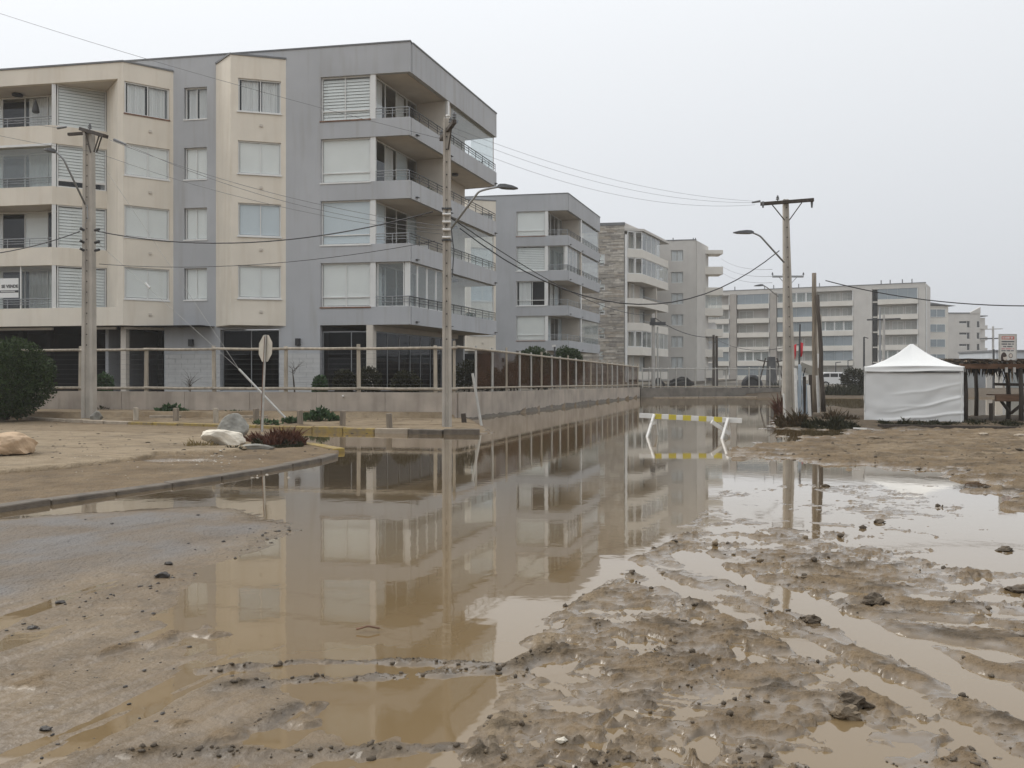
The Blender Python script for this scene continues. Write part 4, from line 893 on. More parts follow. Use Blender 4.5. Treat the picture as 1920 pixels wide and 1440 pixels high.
def low_block():
    a, b = at(1868, 0, 120).x, at(2150, 0, 120).x
    root = thing('low_building', ((a+b)/2, 121, .2), 'low pale grey building with a flat roof in the mist behind the kiosk', 'building')
    MB().box(a, b, 120, 130, .1, 4.9).build('wall', mat('pale_blue_grey_cladding', (.50,.53,.56), .8, .08, .8, stretch=(1,1,.2)), root)
    MB().box(a-.2, b, 119.8, 130, 4.9, 5.15).build('roof', CAPM, root)
    for k in range(5): window(Fr((a, 120), (1, 0)), 2+k*3.6, 3.8+k*3.6, 1.4, 2.8, root, d=.04, fill='dark', fw=.08)
low_block()
# ================================================================== KERBS, WALL, FENCE
def along(P, step):
    """points every `step` metres along a polyline"""
    out_ = [V(P[0])]; need = step
    for a, b in zip(P, P[1:]):
        a, b = V(a), V(b); l = (b-a).length; t = need
        while t <= l: out_.append(a+(b-a)*(t/l)); t += step
        need = t-l
    return out_
def kerb(name, P, step, w_, z0, z1, mats, side):
    root = thing(name, (P[len(P)//2][0], P[len(P)//2][1], 0), kind='structure'); pts = along(P, step)
    for i in range(len(pts)-1):
        a, b = pts[i], pts[i+1]; t = (b-a).normalized(); n = V((-t.y, t.x))*side; g = .012; a = a-n*.10; b = b-n*.10; w_ = .24
        a2, b2 = a+t*g, b-t*g; dz = random.uniform(-.012, .008); dz2 = dz+random.uniform(-.008, .008)
        m = MB(); m.hexa([(*a2,z0),(*b2,z0),(*(b2+n*w_),z0),(*(a2+n*w_),z0),(*(a2+n*.02),z1+dz),(*(b2+n*.02),z1+dz2),(*(b2+n*w_),z1+dz2),(*(a2+n*w_),z1+dz)])
        m.build('kerb_stone', mats(a), root, bevel=.012)
    return root
def k1m(a):
    px = CX+F*a.x/a.y
    return YELLOW if 205 < px < 690 and random.random() < .93 else (KERBD if px > 760 else KERB)
kerb('kerb', KERB1, .98, .16, -.15, .135, k1m, 1)
kerb('kerb', ISL_F, .9, .14, -.12, .062, lambda a: YELLOW if a.x > -4.0 and a.y > 15.6 else KERBD, 1)
kerb('kerb', ISL_B[:4], .9, .14, -.12, .085, lambda a: YELLOW if a.x > -5.0 else KERB, 1)
# perimeter wall: front stretch and street stretch
def perimeter():
    root = thing('perimeter_wall', (WALLC0.x, WALLC0.y, 0), 'low tan rendered concrete wall under the post fence round the near blocks', 'wall')
    pts = along([tuple(WALLC0), tuple(WALL_L)], 2.55); Wf = Fr(WALLC0, LDIR)
    for i in range(len(pts)-1):
        u0, u1 = i*2.55, (i+1)*2.55; MB().fb(Wf, u0+.006, u1-.006, -.2, random.uniform(-.004,.004), -.2, .965+random.uniform(-.006,.006)).build('wall_panel', WALLC, root)
    ln = (WALL_E-WALLC0).length; Rf = Fr(WALLC0, WALL_E-WALLC0, (20, 30)); n = 11
    for i in range(n):
        u0, u1 = ln*i/n, ln*(i+1)/n; za, zb = .965-.255*i/n, .965-.255*(i+1)/n
        u0_ = u0+.006 if i else .201
        MB().hexa([Rf.p(u0_,-.2,-.2),Rf.p(u1-.006,-.2,-.2),Rf.p(u1-.006,0,-.2),Rf.p(u0_,0,-.2),Rf.p(u0_,-.2,za),Rf.p(u1-.006,-.2,zb),Rf.p(u1-.006,0,zb),Rf.p(u0_,0,za)]).build('wall_panel', WALLC, root)
    # dark weed and scum line at the foot of the street stretch
    m = MB(); N = 900; K = 7; vs = []
    for i in range(N+1):
        u = .6+(ln-1.0)*i/N; hg = .07+.09*math.exp(-((u-15)/8)**2)+.05*float(fbm(np.array([u*.7]), np.array([0.3]), 3, 5)[0]); wd = .30+.30*float(fbm(np.array([u*.5]), np.array([3.3]), 3, 6)[0])
        for k in range(K):
            q = k/(K-1); vs.append(Rf.p(u, .004+max(.08, wd)*q, -.04+(hg+.04)*(1-q)**1.5*(1+.25*float(pn(np.array([u*3]), np.array([q*4]), 8)[0]))))
    m.add(vs, [(i*K+k, (i+1)*K+k, (i+1)*K+k+1, i*K+k+1) for i in range(N) for k in range(K-1)])
    m.build('wet_foot', mat('wet_algae_soil', (.10,.085,.065), .8, .3, 5.0, bump=.6), root, smooth=True, recalc=False)
    return Wf, Rf, ln
PWf, PRf, PLN = perimeter()
def fence():
    root = thing('post_fence', (WALLC0.x, WALLC0.y, .9), 'weathered post and rail fence standing on the low tan wall', 'fence')
    top = lambda Y: 2.5
    pxs = [151, 274, 402, 536, 673, 817, 28, -100, -230]
    ups = sorted(PWf.up(p, -.1) for p in pxs)
    for u in ups: MB().bar(PWf.p(u, -.1, .6), PWf.p(u+random.uniform(-.03,.03), -.1, 2.62+random.uniform(-.05,.05)), .13, .13, w2=.115, h2=.115).build('post', FENCEW, root, bevel=.012)
    ends = [0.0]+ups
    for a, b in zip(ends, ends[1:]):
        for z, r in ((2.52, .048), (1.10, .050)):
            mid = PWf.p((a+b)/2, -.02, z-.012); MB().tube([PWf.p(a-.04, -.02, z), mid, PWf.p(b+.04, -.02, z+random.uniform(-.02,.02))], r, 8).build('rail', FENCEW, root, smooth=True)
        for k in range(5): pass
        m = MB()
        for k in range(7):
            z = 1.25+k*.18; m.tube([PWf.p(a, -.09, z), PWf.p(b, -.09, z)], .003, 3)
        m.build('wire_strand', WIREG, root)
    pxs = [817.5, 857.5, 892.5, 923, 949.5, 974, 995.8, 1015, 1034.5, 1050, 1065, 1080, 1094.5, 1107.5, 1118.8, 1128.8, 1139, 1147.5, 1157.5, 1168.8, 1177.5, 1186, 1196]
    us = sorted(set([.06]+[PRf.up(p, -.1) for p in pxs if p > 860]))
    def zt(u): return 2.56-.46*u/PLN
    def zb(u): return .965-.255*u/PLN
    for i, u in enumerate(us):
        MB().tube([PRf.p(u, -.1, zb(u)-.3), PRf.p(u+random.uniform(-.02,.02), -.1, zt(u)+(.12 if i % 3 else .2))], .042 if i % 2 else .05, 8).build('post', FENCEW if i % 3 == 0 else GALV, root)
    for a, b in zip(us, us[1:]):
        MB().tube([PRf.p(a, -.02, zt(a)), PRf.p(b, -.02, zt(b))], .042, 8).build('rail', FENCEW, root)
        MB().tube([PRf.p(a, -.02, zb(a)+.16), PRf.p(b, -.02, zb(b)+.16)], .035, 8).build('rail', FENCEW, root)
        if a > .7: MB().add([PRf.p(a+.03,-.13,zb(a)+.1), PRf.p(b-.03,-.13,zb(b)+.1), PRf.p(b-.03,-.13,zt(b)-.02), PRf.p(a+.03,-.13,zt(a)-.02), PRf.p(a+.03,-.14,zb(a)+.1), PRf.p(b-.03,-.14,zb(b)+.1), PRf.p(b-.03,-.14,zt(b)-.02), PRf.p(a+.03,-.14,zt(a)-.02)], [(0,1,2,3),(7,6,5,4),(0,4,5,1),(1,5,6,2),(2,6,7,3),(3,7,4,0)]).build('mesh_panel', NET, root)
def net_mat():
    m = bpy.data.materials.new('brown_shade_net'); m.use_nodes = True; t = m.node_tree; N = t.nodes; L = t.links; N.clear()
    o = N.new('ShaderNodeOutputMaterial'); tr = N.new('ShaderNodeBsdfTransparent'); df = N.new('ShaderNodeBsdfDiffuse'); mx = N.new('ShaderNodeMixShader')
    g = N.new('ShaderNodeNewGeometry'); nz = N.new('ShaderNodeTexNoise'); nz.inputs['Scale'].default_value = .9; nz.inputs['Detail'].default_value = 6; L.new(g.outputs['Position'], nz.inputs['Vector'])
    r = N.new('ShaderNodeMapRange'); r.inputs[1].default_value = .3; r.inputs[2].default_value = .7; r.inputs[3].default_value = .30; r.inputs[4].default_value = .58; L.new(nz.outputs[0], r.inputs[0])
    c = N.new('ShaderNodeMix'); c.data_type = 'RGBA'; c.inputs[6].default_value = (.065,.042,.028,1); c.inputs[7].default_value = (.13,.072,.045,1); L.new(nz.outputs[0], c.inputs[0]); L.new(c.outputs[2], df.inputs[0])
    L.new(r.outputs[0], mx.inputs[0]); L.new(tr.outputs[0], mx.inputs[1]); L.new(df.outputs[0], mx.inputs[2]); L.new(mx.outputs[0], o.inputs[0]); return m
NET = net_mat()
fence()
def far_fence():
    A = V((WALL_E.x+.05, WALL_E.y+.05)); B = at(1468, 0, 60.3).xy; f = Fr(A, B-A); ln = (B-A).length
    root = thing('chain_link_fence', (A.x+5, A.y, .6), 'chain-link fence on a stained dark wall at the far end of the flooded street', 'fence')
    n = 5
    for i in range(n): MB().fb(f, ln*i/n+.01, ln*(i+1)/n-.01, -.25, random.uniform(-.01,.01), -.2, .64).build('wall_panel', WALLD, root)
    us = [f.up(p) for p in (1206,1218,1240,1254,1269,1287,1305,1324,1343,1363,1383,1406,1425,1445,1464)]
    for u in us: MB().tube([f.p(u,-.12,.4), f.p(u,-.12,2.12+random.uniform(-.04,.06))], .045, 6).build('post', GALV, root)
    for a, b in zip(us, us[1:]):
        MB().tube([f.p(a,-.06,2.02), f.p(b,-.06,1.98)], .035, 6).build('rail', GALV, root); MB().tube([f.p(a,-.06,.74), f.p(b,-.06,.74)], .035, 6).build('rail', FENCEW, root)
        m = MB()
        k = a-1.3
        while k < b:
            for s in (1, -1):
                a_, b_ = (k, k+1.3) if s == 1 else (k+1.3, k)
                t0 = (a-a_)/(b_-a_); t1 = (b-a_)/(b_-a_); lo, hi = max(0, min(t0,t1)), min(1, max(t0,t1))
                if hi-lo > .02: m.bar(f.p(a_+(b_-a_)*lo,-.12,.75+1.25*lo), f.p(a_+(b_-a_)*hi,-.12,.75+1.25*hi), .006, .006)
            k += .16
        m.build('wire_mesh', WIREG, root, recalc=False, kind='stuff')
    # pale kerb in the water before it
    kb = thing('kerb', (14, 57, 0), kind='structure'); p0, p1 = V((9.6, 56.3)), V((19.2, 58.4))
    for i in range(9):
        a, b = p0+(p1-p0)*(i/9+.003), p0+(p1-p0)*((i+1)/9-.003); m = MB(); m.bar((*a,-.02),(*b,-.02),.25,.16); m.build('kerb_stone', KERB, kb, bevel=.012)
    return f
FF = far_fence()

# ================================================================== POLES AND LINES
def concrete_pole(name, base, top_z, w0, w1, label, cat='utility pole', mtl=None, tilt=(0, 0), root=None):
    mtl = mtl or CONC
    r = thing(name, base, label, cat); b = V(base); t = V((b.x+tilt[0], b.y+tilt[1], top_z))
    m = MB()                                                      # tapering I-section shaft
    sec = [(-1,-1),(1,-1),(1,-.42),(.55,-.30),(.55,.30),(1,.42),(1,1),(-1,1),(-1,.42),(-.55,.30),(-.55,-.30),(-1,-.42)]
    vs = []
    for p, w_ in ((b-V((0,0,.3)), w0), (t, w1)): vs += [(p.x+y*w_*.42, p.y+x*w_*.5, p.z) for x, y in [(s[0], s[1]) for s in sec]]
    n = len(sec); vs2 = []
    for p, w_ in ((b-V((0,0,.3)), w0), (t, w1)): vs2 += [(p.x+s[1]*w_*.5, p.y+s[0]*w_*.42, p.z) for s in sec]
    m.add(vs2, [tuple(range(n))[::-1], tuple(range(n,2*n))]+[(i,(i+1)%n,n+(i+1)%n,n+i) for i in range(n)])
    m.build('shaft', mtl, r, bevel=.008)
    m = MB(); z = max(2.6, b.z+2.2)
    while z < top_z-.3:
        q = (z-b.z)/(top_z-b.z); x = b.x+tilt[0]*q; y = b.y+tilt[1]*q; w_ = w0+(w1-w0)*q
        m.disc((x, y-w_*.42-.004, z), (1,0,0), (0,0,1), .01, .022, 10); z += .36  # dark discs proud of the face paint the shade inside bolt holes
    m.build('bolt_hole_disc', HOLE_SHADE, r)
    return r, t
def crossarm(r, c, half, mtl, ins=(-1,-.15,.55,1), droop=0, name='crossarm', brace=.55, ax=V((1,0,0)), skew=0.0):
    c = V(c); ax = ax.normalized()
    MB().bar(c-ax*half-V((0,0,skew)), c+ax*half+V((0,0,skew)), .11, .12).build(name, mtl, r, bevel=.008)
    for s in (-1, 1): MB().bar(c+ax*half*.55*s-V((0,0,.07-skew*.5*s)), c-V((0,0,brace+.06))+ax*.08*s, .035, .035).build('brace', mtl, r)
    for q in ins:
        p = c+ax*half*q+V((0,0,.06+skew*q)); m = MB()
        for k, (rr, dz) in enumerate(((.03,0),(.07,.05),(.035,.08),(.075,.11),(.035,.14),(.065,.17),(.03,.20))): pass
        m.tube([p, p+V((0,0,.05)), p+V((0,0,.051)), p+V((0,0,.09)), p+V((0,0,.091)), p+V((0,0,.14)), p+V((0,0,.141)), p+V((0,0,.2))], [.02,.02,.065,.06,.03,.06,.035,.03], 8)
        m.build('insulator', INSUL, r)
def lamp_arm(r, p0, p1, p2, p3, mtl=None):
    m = MB(); P0, P1, P2 = V(p0), V(p1), V(p2); pts = [P0, P0+(P1-P0)*.93]
    for k in range(1, 6):
        t = k/5; a = P0+(P1-P0)*.93; pts.append(a*(1-t)**2+P1*2*t*(1-t)+P2*t*t)
    m.tube(pts, .032, 8); m.build('lamp_arm', mtl or RAIL, r, smooth=True)
    a, b = V(p2), V(p3); d = (b-a).normalized(); s = V((-d.y, d.x, 0)).normalized(); l = (b-a).length; u = V((0,0,1)); m = MB(); ring = []
    for q, w_, h0, h1 in ((-.08,.05,-.03,.04),(.08,.10,-.045,.07),(.35,.14,-.04,.075),(.75,.13,-.03,.05),(1,.05,-.015,.015)):
        p = a+d*l*q; ring.append([p-s*w_+u*h0, p+s*w_+u*h0, p+s*w_*.8+u*h1, p-s*w_*.8+u*h1])
    vs = [v for R in ring for v in R]; fs = [(0,3,2,1), tuple(4*(len(ring)-1)+i for i in range(4))]
    for i in range(len(ring)-1):
        for k in range(4): fs.append((4*i+k, 4*i+(k+1)%4, 4*i+4+(k+1)%4, 4*i+4+k))
    m.add(vs, fs); m.build('lamp_head', LAMPM, r, bevel=.006)
YM, YL, YR = 23.6, 28.3, 30.0
# middle pole
PM, PMt = concrete_pole('utility_pole', at(838, 801, YM)*1.0, at(0, 222, YM).z, .27, .20, 'tall tan concrete pole at the kerb end before the near block')
m = MB(); t = V(PMt); m.tube([t+V((.02,0,-.02)), t+V((.02,0,.06)), t+V((.02,0,.061)), t+V((.02,0,.1))], [.03,.03,.07,.05], 8); m.build('insulator', WPAINT, PM)
c = V((PMt.x+.02, PMt.y, PMt.z-.35)); ax = V((.30,-1,0)).normalized()
crossarm(PM, c, .9, WOODD, ins=(-.95,-.2,.45,.95), ax=ax, brace=.5)
for k in range(4): MB().tube([V((PMt.x-.12, PMt.y-.13, 6.15-.22*k)), V((PMt.x+.12, PMt.y-.13, 6.15-.22*k))], .035, 8).build('spool_insulator', WPAINT, PM)
lamp_arm(PM, at(846, 428, YM-.15), at(900, 356, YM-.9), at(936, 350, YM-1.0), at(971, 353, YM-1.1))
for z in (5.4, 6.3): MB().fb(Fr((PMt.x, PMt.y), (1,0)), -.14, .14, -.13, .13, z, z+.04).build('clamp_band', RAILD, PM)
MB().tube([at(846,428,YM-.12), at(851,470,YM-.13), at(848,520,YM-.13)], .018, 6).build('conduit', RAILD, PM)
# left pole
PL, PLt = concrete_pole('utility_pole', at(167, 783, YL), at(0, 246, YL).z, .40, .30, 'thick tan concrete pole with a skewed crossarm in front of the cream wing')
crossarm(PL, at(173, 248, YL-.28), .62, WOODD, ins=(-.2,), ax=V((1,-.5,0)), brace=.62, skew=-.20)
crossarm(PL, at(178, 250, YL+.28), .62, WOODD, ins=(), ax=V((1,-.5,0)), brace=.62, skew=-.20)
MB().bar(at(128,252,YL+.3), at(158,250,YL+.2), .09, .09).build('strut', WOODD, PL)
for p0, p1 in (((108,240),(124,238)), ((214,262),(236,271))): MB().tube([at(*p0, YL-.3), at(*p1, YL-.4)], [.05,.035], 8).build('strain_insulator', INSUL, PL)
lamp_arm(PL, at(160, 384, YL-.2), at(118, 296, YL-1.0), at(104, 284, YL-1.1), at(82, 281, YL-1.2))
MB().tube([at(163,384,YL-.2), at(165,410,YL-.2), at(160,418,YL-.2)], .015, 6).build('conduit', RAIL, PL)
for py in (432, 455, 470): MB().tube([at(158,py,YL-.2), at(150,py-4,YL-.3)], .045, 6).build('spool_insulator', BLACK, PL); MB().tube([at(178,py,YL-.2), at(186,py-2,YL-.3)], .045, 6).build('spool_insulator', BLACK, PL)
# right pole and the one hidden behind it
PRb = at(1481, 779, YR); PR, PRt = concrete_pole('utility_pole', PRb, at(0, 374, YR).z, .40, .18, 'tall tapering concrete pole with crossarm and lamp on the weedy islet beside the tent', tilt=(at(1473,0,YR).x-PRb.x, 0))
crossarm(PR, V((PRt.x, PRt.y-.15, PRt.z-.12)), .92, WOODD, ins=(-.35,), ax=V((1,-.25,0)), brace=.6, skew=.03)
for q in (-.88, .88): MB().tube([PRt+V((q,-.2,-.12)), PRt+V((q,-.2,-.34))], [.05,.03], 8).build('insulator', INSUL, PR)
MB().tube([PRt+V((-.95,-.1,-.08)), PRt+V((-1.25,-.1,-.13))], [.045,.03], 8).build('strain_insulator', INSUL, PR)
lamp_arm(PR, at(1470, 492, YR-.2), at(1424, 441, YR-.8), at(1410, 436, YR-.9), at(1375, 436, YR-1.0))
P4b = at(1464, 745, 52.0); P4, P4t = concrete_pole('utility_pole', V((P4b.x+.25, 52.0, .1)), at(0, 505, 52).z, .36, .2, 'farther concrete pole with a short crossarm seen behind the pole on the islet', mtl=CONC2, tilt=(.15,0))
crossarm(P4, V((P4t.x, 51.85, at(0,519,52).z)), .97, RAIL, ins=(-1,-.3,1), brace=.5)
lamp_arm(P4, at(1459, 556, 51.8), at(1437, 538, 51.2), at(1430, 535, 51.1), at(1414, 536, 51.0))
def round_pole(base, top, r0, r1, mtl, label, n=9, group=None):
    b, t = V(base), V(top); pts = []; rs = []
    for k in range(7):
        q = k/6; pts.append(b+(t-b)*q+V((random.uniform(-.02,.02), random.uniform(-.02,.02), 0))*(1 if 0 < k < 6 else 0)); rs.append(r0+(r1-r0)*q)
    o = MB().tube(pts, rs, n).build('wooden_pole', mtl, smooth=True); tag(o, label, 'pole', group); return o
wp1 = round_pole(at(1528, 773, 29.5), at(1526.5, 512, 29.5), .095, .075, WOOD, 'upright weathered timber pole carrying the cable that runs off to the right')
wp2 = round_pole(at(1544, 772, 29.0), at(1533, 553, 29.3), .085, .06, WOODD, 'dark leaning timber pole behind the weeds next to the upright timber pole')
b_ = at(1537, 765, 30.3)
wp3 = MB().bar(b_, at(1535, 590, 30.3), .17, .15).build('concrete_post', CONC, bevel=.01); tag(wp3, 'pale square concrete post squeezed between the two timber poles', 'post')
MB().box(at(1531,0,30.1).x, at(1541,0,30.1).x, 30.05, 30.2, at(0,690,30.1).z, at(0,663,30.1).z).build('meter_box', WPAINT, wp3)
for i, (px, py, Y, tz) in enumerate(((1497, 745, 44, 608), (1620, 715, 70, 632), (1650, 718, 90, 575), (1657, 715, 80, 590), (1225, 715, 63.0, 588), (1338, 716, 75.0, 628), (1863, 735, 75, 655), (1862, 720, 140, 612), (1567, 720, 85, 680), (1590, 720, 85, 676))):
    nm = ['black thin pole with red flags beside the islet pole','thin dark post in front of the long block left of the tent','slender grey lamp pole rising just above the tent roof','tall grey pole with short crossarm in front of the long block','concrete pole with transformer brackets in front of the stone-clad block','twin dark timber pole behind the chain-link fence below the side balconies','dark stub pole in the mist left of the signboard','hazy distant power pole with double crossarm behind the signboard','small dark lamp post left of the parked white car','small dark lamp post above the parked white car'][i]
    b, t = at(px, py, Y), at(px+(3 if i == 0 else 0), tz, Y); th = thing('street_pole', b, nm, 'pole')
    r = (.06,.10,.11,.16,.16,.14,.12,.22,.06,.06)[i]; MB().tube([b-V((0,0,.6)), t], [r, r*.75], 8).build('shaft', [RAILD,RAILD,RAIL,CONC2,CONC2,WOODD,RAILD,CONC2,RAILD,RAILD][i], th)
    if i in (3, 7): MB().bar(t+V((-1.6,0,-.5)), t+V((1.6,0,-.4)), .14, .14).build('crossarm', RAILD if i == 3 else CONC2, th)
    if i == 7: MB().bar(t+V((-2.2,0,-2.1)), t+V((2.2,0,-2.0)), .2, .2).build('crossarm', RAILD, th); MB().box(t.x-.5, t.x+.7, Y-.4, Y+.4, t.z-5.6, t.z-4.0).build('transformer', CONC2, th)
    if i == 4:
        MB().box(t.x-.3, t.x+.9, Y-.2, Y-.1, t.z-.9, t.z-.65).build('bracket', RAILD, th); MB().box(t.x-.25, t.x+.1, Y-.25, Y-.18, t.z-.7, t.z-.35).build('bracket', RAILD, th)
        MB().tube([b+V((.35,0,-.4)), t+V((.32,0,-1))], .07, 6).build('riser_pipe', GALV, th)
    if i == 5: MB().tube([b+V((.28,0,-.4)), t+V((.28,0,-.1))], .12, 8).build('shaft', WOODD, th)
    if i in (8, 9): MB().bar(t, t+V((.5,0,.06)), .18, .08).build('lamp_head', LAMPM, th)
    if i == 1: MB().bar(t, t+V((.35,0,-.1)), .1, .06).build('bracket', RAILD, th)
for px, py, s in ((1498, 640, 1), (1494, 645, -1)):
    p = at(px, py, 44.0); m = MB(); P = []
    for k in range(7):
        q = k/6; P += [p+V((s*.02+s*.26*q*.7, .06*math.sin(q*5), -.10*q)), p+V((s*.02+s*.22*q*.7, .07*math.sin(q*5+.6), -.62-.22*math.sin(q*3)))]
    m.add(P, [(2*k,2*k+2,2*k+3,2*k+1) for k in range(6)]); o = m.build('flag', RED, smooth=True); o.modifiers.new('solid', 'SOLIDIFY').thickness = .012
    tag(o, ('small red flag hanging on the right of the thin black pole' if s > 0 else 'small red flag half hidden between the thin black pole and the concrete pole'), 'flag')
def cable(p0, p1, sag, r, label, mtl=None, n=18, name='overhead_cable'):
    a, b = V(p0), V(p1); pts = [a+(b-a)*(k/n)-V((0,0,4*sag*(k/n)*(1-k/n))) for k in range(n+1)]
    o = MB().tube(pts, r, 5).build(name, mtl or WIRE, smooth=True, recalc=False); return tag(o, label, 'cable')
cable(at(-250,470,27), at(150,434,YL-.3), .5, .018, 'thick black cable coming in from the left edge to the left pole')
cable(at(184,434,YL-.3), at(812,397,YM-.2), .62, .019, 'thick black cable sagging between the left pole and the middle pole')
cable(at(862,428,YM-.1), at(1461,470,YR-.2), 2.05, .019, 'thick black cable swooping from the middle pole down across and up to the right pole')
cable(at(186,495,YL-.2), at(815,452,YM-.2), .35, .010, 'thin lower cable between the left pole and the middle pole')
cable(at(845,408,YM), at(1222,590,62.5), .8, .018, 'slim black cable running from the middle pole towards the pole before the stone-clad block')
cable(at(1548,526,29.5), at(2100,566,24), .42, .018, 'thick cable leaving the upright timber pole to the right edge')
cable(at(1222,592,63), at(1338,632,75), .5, .03, 'short dark cable from the stone block pole to the twin timber pole')
cable(at(1338,632,75), at(1500,645,44), .7, .02, 'dark cable from the twin timber pole towards the flag pole')
cable(at(-250,-60,30), at(834,262,YM), .25, .007, 'thin wire slanting down from the top left corner to the middle pole', WIREG)
cable(at(205,262,YL-.4), at(836,425,YM), .35, .008, 'uppermost thin wire from the right end of the left crossarm to the middle pole', WIREG)
cable(at(236,270,YL-.5), at(836,432,YM), .45, .008, 'second thin wire from the left crossarm to the middle pole', WIREG)
cable(at(-250,150,27), at(112,240,YL-.2), .2, .007, 'upper thin wire from the left edge to the left crossarm', WIREG)
cable(at(-250,185,27), at(172,284,YL-.2), .2, .007, 'lower thin wire from the left edge to the left pole head', WIREG)
cable(at(176,284,YL-.2), at(836,440,YM), .35, .007, 'thin wire from the left pole head sloping behind to the middle pole', WIREG)
for i, (y0, y1) in enumerate(((236,377),(246,380),(262,384))):
    cable(at(842,y0,YM-.3*i), at(1412+2*i,y1,YR-.2), .42+.10*i, .0045, '%s of three thin sky wires from the middle pole to the right pole' % ('highest','middle one','lowest')[i], WIREG)
for i, y in enumerate((505, 518, 530)): cable(at(1352, y-20, 100), at(1448, y, 52), .4, .012, '%s faint wire between the side balconies and the farther pole crossarm' % ('upper','central','lower')[i], WIREG)
# guy wires of the left pole with their pale guard tube
gy_ = thing('guy_stay', at(543, 789, 26.6), 'pair of guy wires meeting in a pale guard tube behind the octagonal sign', 'guy wire')
g0 = at(543, 789, 26.6); g1 = at(448, 692, 27.0)
MB().tube([g1, g0-V((0,0,.05))], .038, 8).build('guard_tube', GALV, gy_)
for py in (290, 452): MB().tube([at(180, py, YL-.15), g1], .006, 5).build('guy_wire', GALV, gy_)
MB().tube([at(273,531,27.9), at(281,540,27.85)], [.035,.035], 8).build('insulator', WPAINT, gy_)
# ================================================================== STREET FURNITURE
# stop sign from behind
sg = thing('road_sign', gd(490, 806, .10), 'octagonal road sign seen from behind on a leaning grey post in the island weeds', 'sign')
sb, stp = gd(491, 806, .08), at(482, 628, 21.9)
stp = V((stp.x, sb.y, at(0,628,sb.y).z)); d_ = (stp-sb).normalized()
MB().bar(sb-V((0,0,.2)), stp, .055, .05, m=0).build('post', GALV, sg, bevel=.006)
MB().bar(sb+V((-.03,-.028,0)), stp+V((-.02,-.03,-.05)), .012, .02).build('post_flange', RUST, sg)
c_ = stp-d_*.37; m = MB(); ax_ = V((.62,-.78,0)).normalized(); ax_ = V((.70,-.71,0)); P = []
for s in (0, .012):
    for k in range(8):
        a = math.pi/8+k*math.pi/4; P.append(c_+V((0,.035+s,0))+ax_*(.40*math.cos(a))+d_*(.395*math.sin(a)))
m.add(P, [tuple(range(8)), tuple(range(8,16))[::-1]]+[(k,(k+1)%8,8+(k+1)%8,8+k) for k in range(8)]); m.build('sign_plate', SIGNBACK, sg)
# wooden and concrete bollards on the sidewalk
BL = [(255,787,764,FENCEW,'first pale wooden stump left of the leafy planter'),(330,789,765,WOOD,'brown stump in front of the leafy planter'),(405,791,765,FENCEW,'pale round stump left of the octagonal sign'),(481,793,766,WOOD,'dark stump just behind the octagonal sign post'),(563,795,769,WOOD,'brown stump beside the second leafy weed'),(642,797,770,WOOD,'dark stump below the pale wall stain'),(731,802,775,WOOD,'solitary dark stump halfway to the middle pole'),(872,797,775,WOODD,'black tilted stump right of the middle pole')]
for px, py, pt, mt, lb in BL:
    b = gd(px, py, .12 if px < 800 else .03); t = V((b.x+random.uniform(-.03,.03)-(.06 if px > 850 else 0), b.y, at(0, pt, b.y).z)); w_ = .17 if mt is FENCEW else .15
    if mt is FENCEW: o = MB().tube([b-V((0,0,.15)), b+(t-b)*.5, t-V((0,0,.015)), t], [w_/2, w_/2*.97, w_/2*.95, w_/2*.8], 12).build('wooden_bollard', mt)
    else: o = MB().bar(b-V((0,0,.15)), t, w_, w_).build('wooden_bollard', mt, bevel=.014)
    tag(o, lb, 'bollard', 'stumps along the sidewalk')
o = MB().tube([gd(905, 801, .0)-V((0,0,.2)), at(886, 700, 25.2)], [.045,.04], 8).build('leaning_pipe', GALV); tag(o, 'dark iron pipe leaning left out of the water beside the wall', 'pipe')
o = MB().tube([at(989, 765, 37)-V((0,0,.25)), at(987, 738, 37)], [.05,.04], 6).build('stake', WOODD); tag(o, 'thin dark stake in the water against the street wall', 'stake')
o = MB().tube([gd(643, 772, .16), at(643, 742, 29.0)], [.03,.028], 8).build('wall_pipe', WPAINT); tag(o, 'short white pipe upright against the tan wall', 'pipe')
b = gd(180, 784, .12); 
def rock(c, r, mtl, name, label, seed, flat=.0, sub=4, cat='boulder', rough=.18, planes=11):
    rnd = np.random.default_rng(seed); bm = bmesh.new(); bmesh.ops.create_icosphere(bm, subdivisions=sub, radius=1)
    P = np.array([v.co[:] for v in bm.verts]); N_ = rnd.normal(size=(planes,3)); N_ /= np.linalg.norm(N_,axis=1)[:,None]; D = rnd.uniform(.58,.86,planes)
    for n_, d in zip(N_, D):
        q = P@n_; k = q > d; P[k] -= np.outer((q[k]-d)*.97, n_)
    nn = fbm(P[:,0]*1.7+seed, P[:,1]*1.7+P[:,2]*1.3, 4, seed)*rough*.5; P *= (1+nn)[:,None]
    P = P*np.array(r); P[:,2] = np.maximum(P[:,2], -r[2]*.75)
    for v, p in zip(bm.verts, P): v.co = p
    me = bpy.data.meshes.new(name); bm.to_mesh(me); bm.free(); me.materials.append(mtl); o = bpy.data.objects.new(name, me); link(o); o.location = c; WO[o.name] = V(c)
    if label: tag(o, label, cat)
    return o
g_ = gd(411, 840, .08); r1 = rock(g_+V((0,.25,.19)), (.46,.30,.22), STONEW, 'boulder', 'broad white boulder lying on the sandy island in front of the grey one', 4); r1.rotation_euler = (0,.12,.1)
g_ = gd(430, 826, .08); r2 = rock(g_+V((.02,.2,.24)), (.34,.3,.40), STONEG, 'boulder', 'grey pointed boulder behind the white one on the island', 9); r2.rotation_euler = (.1,.5,.3)
g_ = gd(8, 858, .10); r3 = rock(g_+V((0,.2,.20)), (.55,.4,.27), STONEB, 'boulder', 'tan brown boulder cut by the left edge of the picture', 15); r3.rotation_euler = (0,.1,.2)
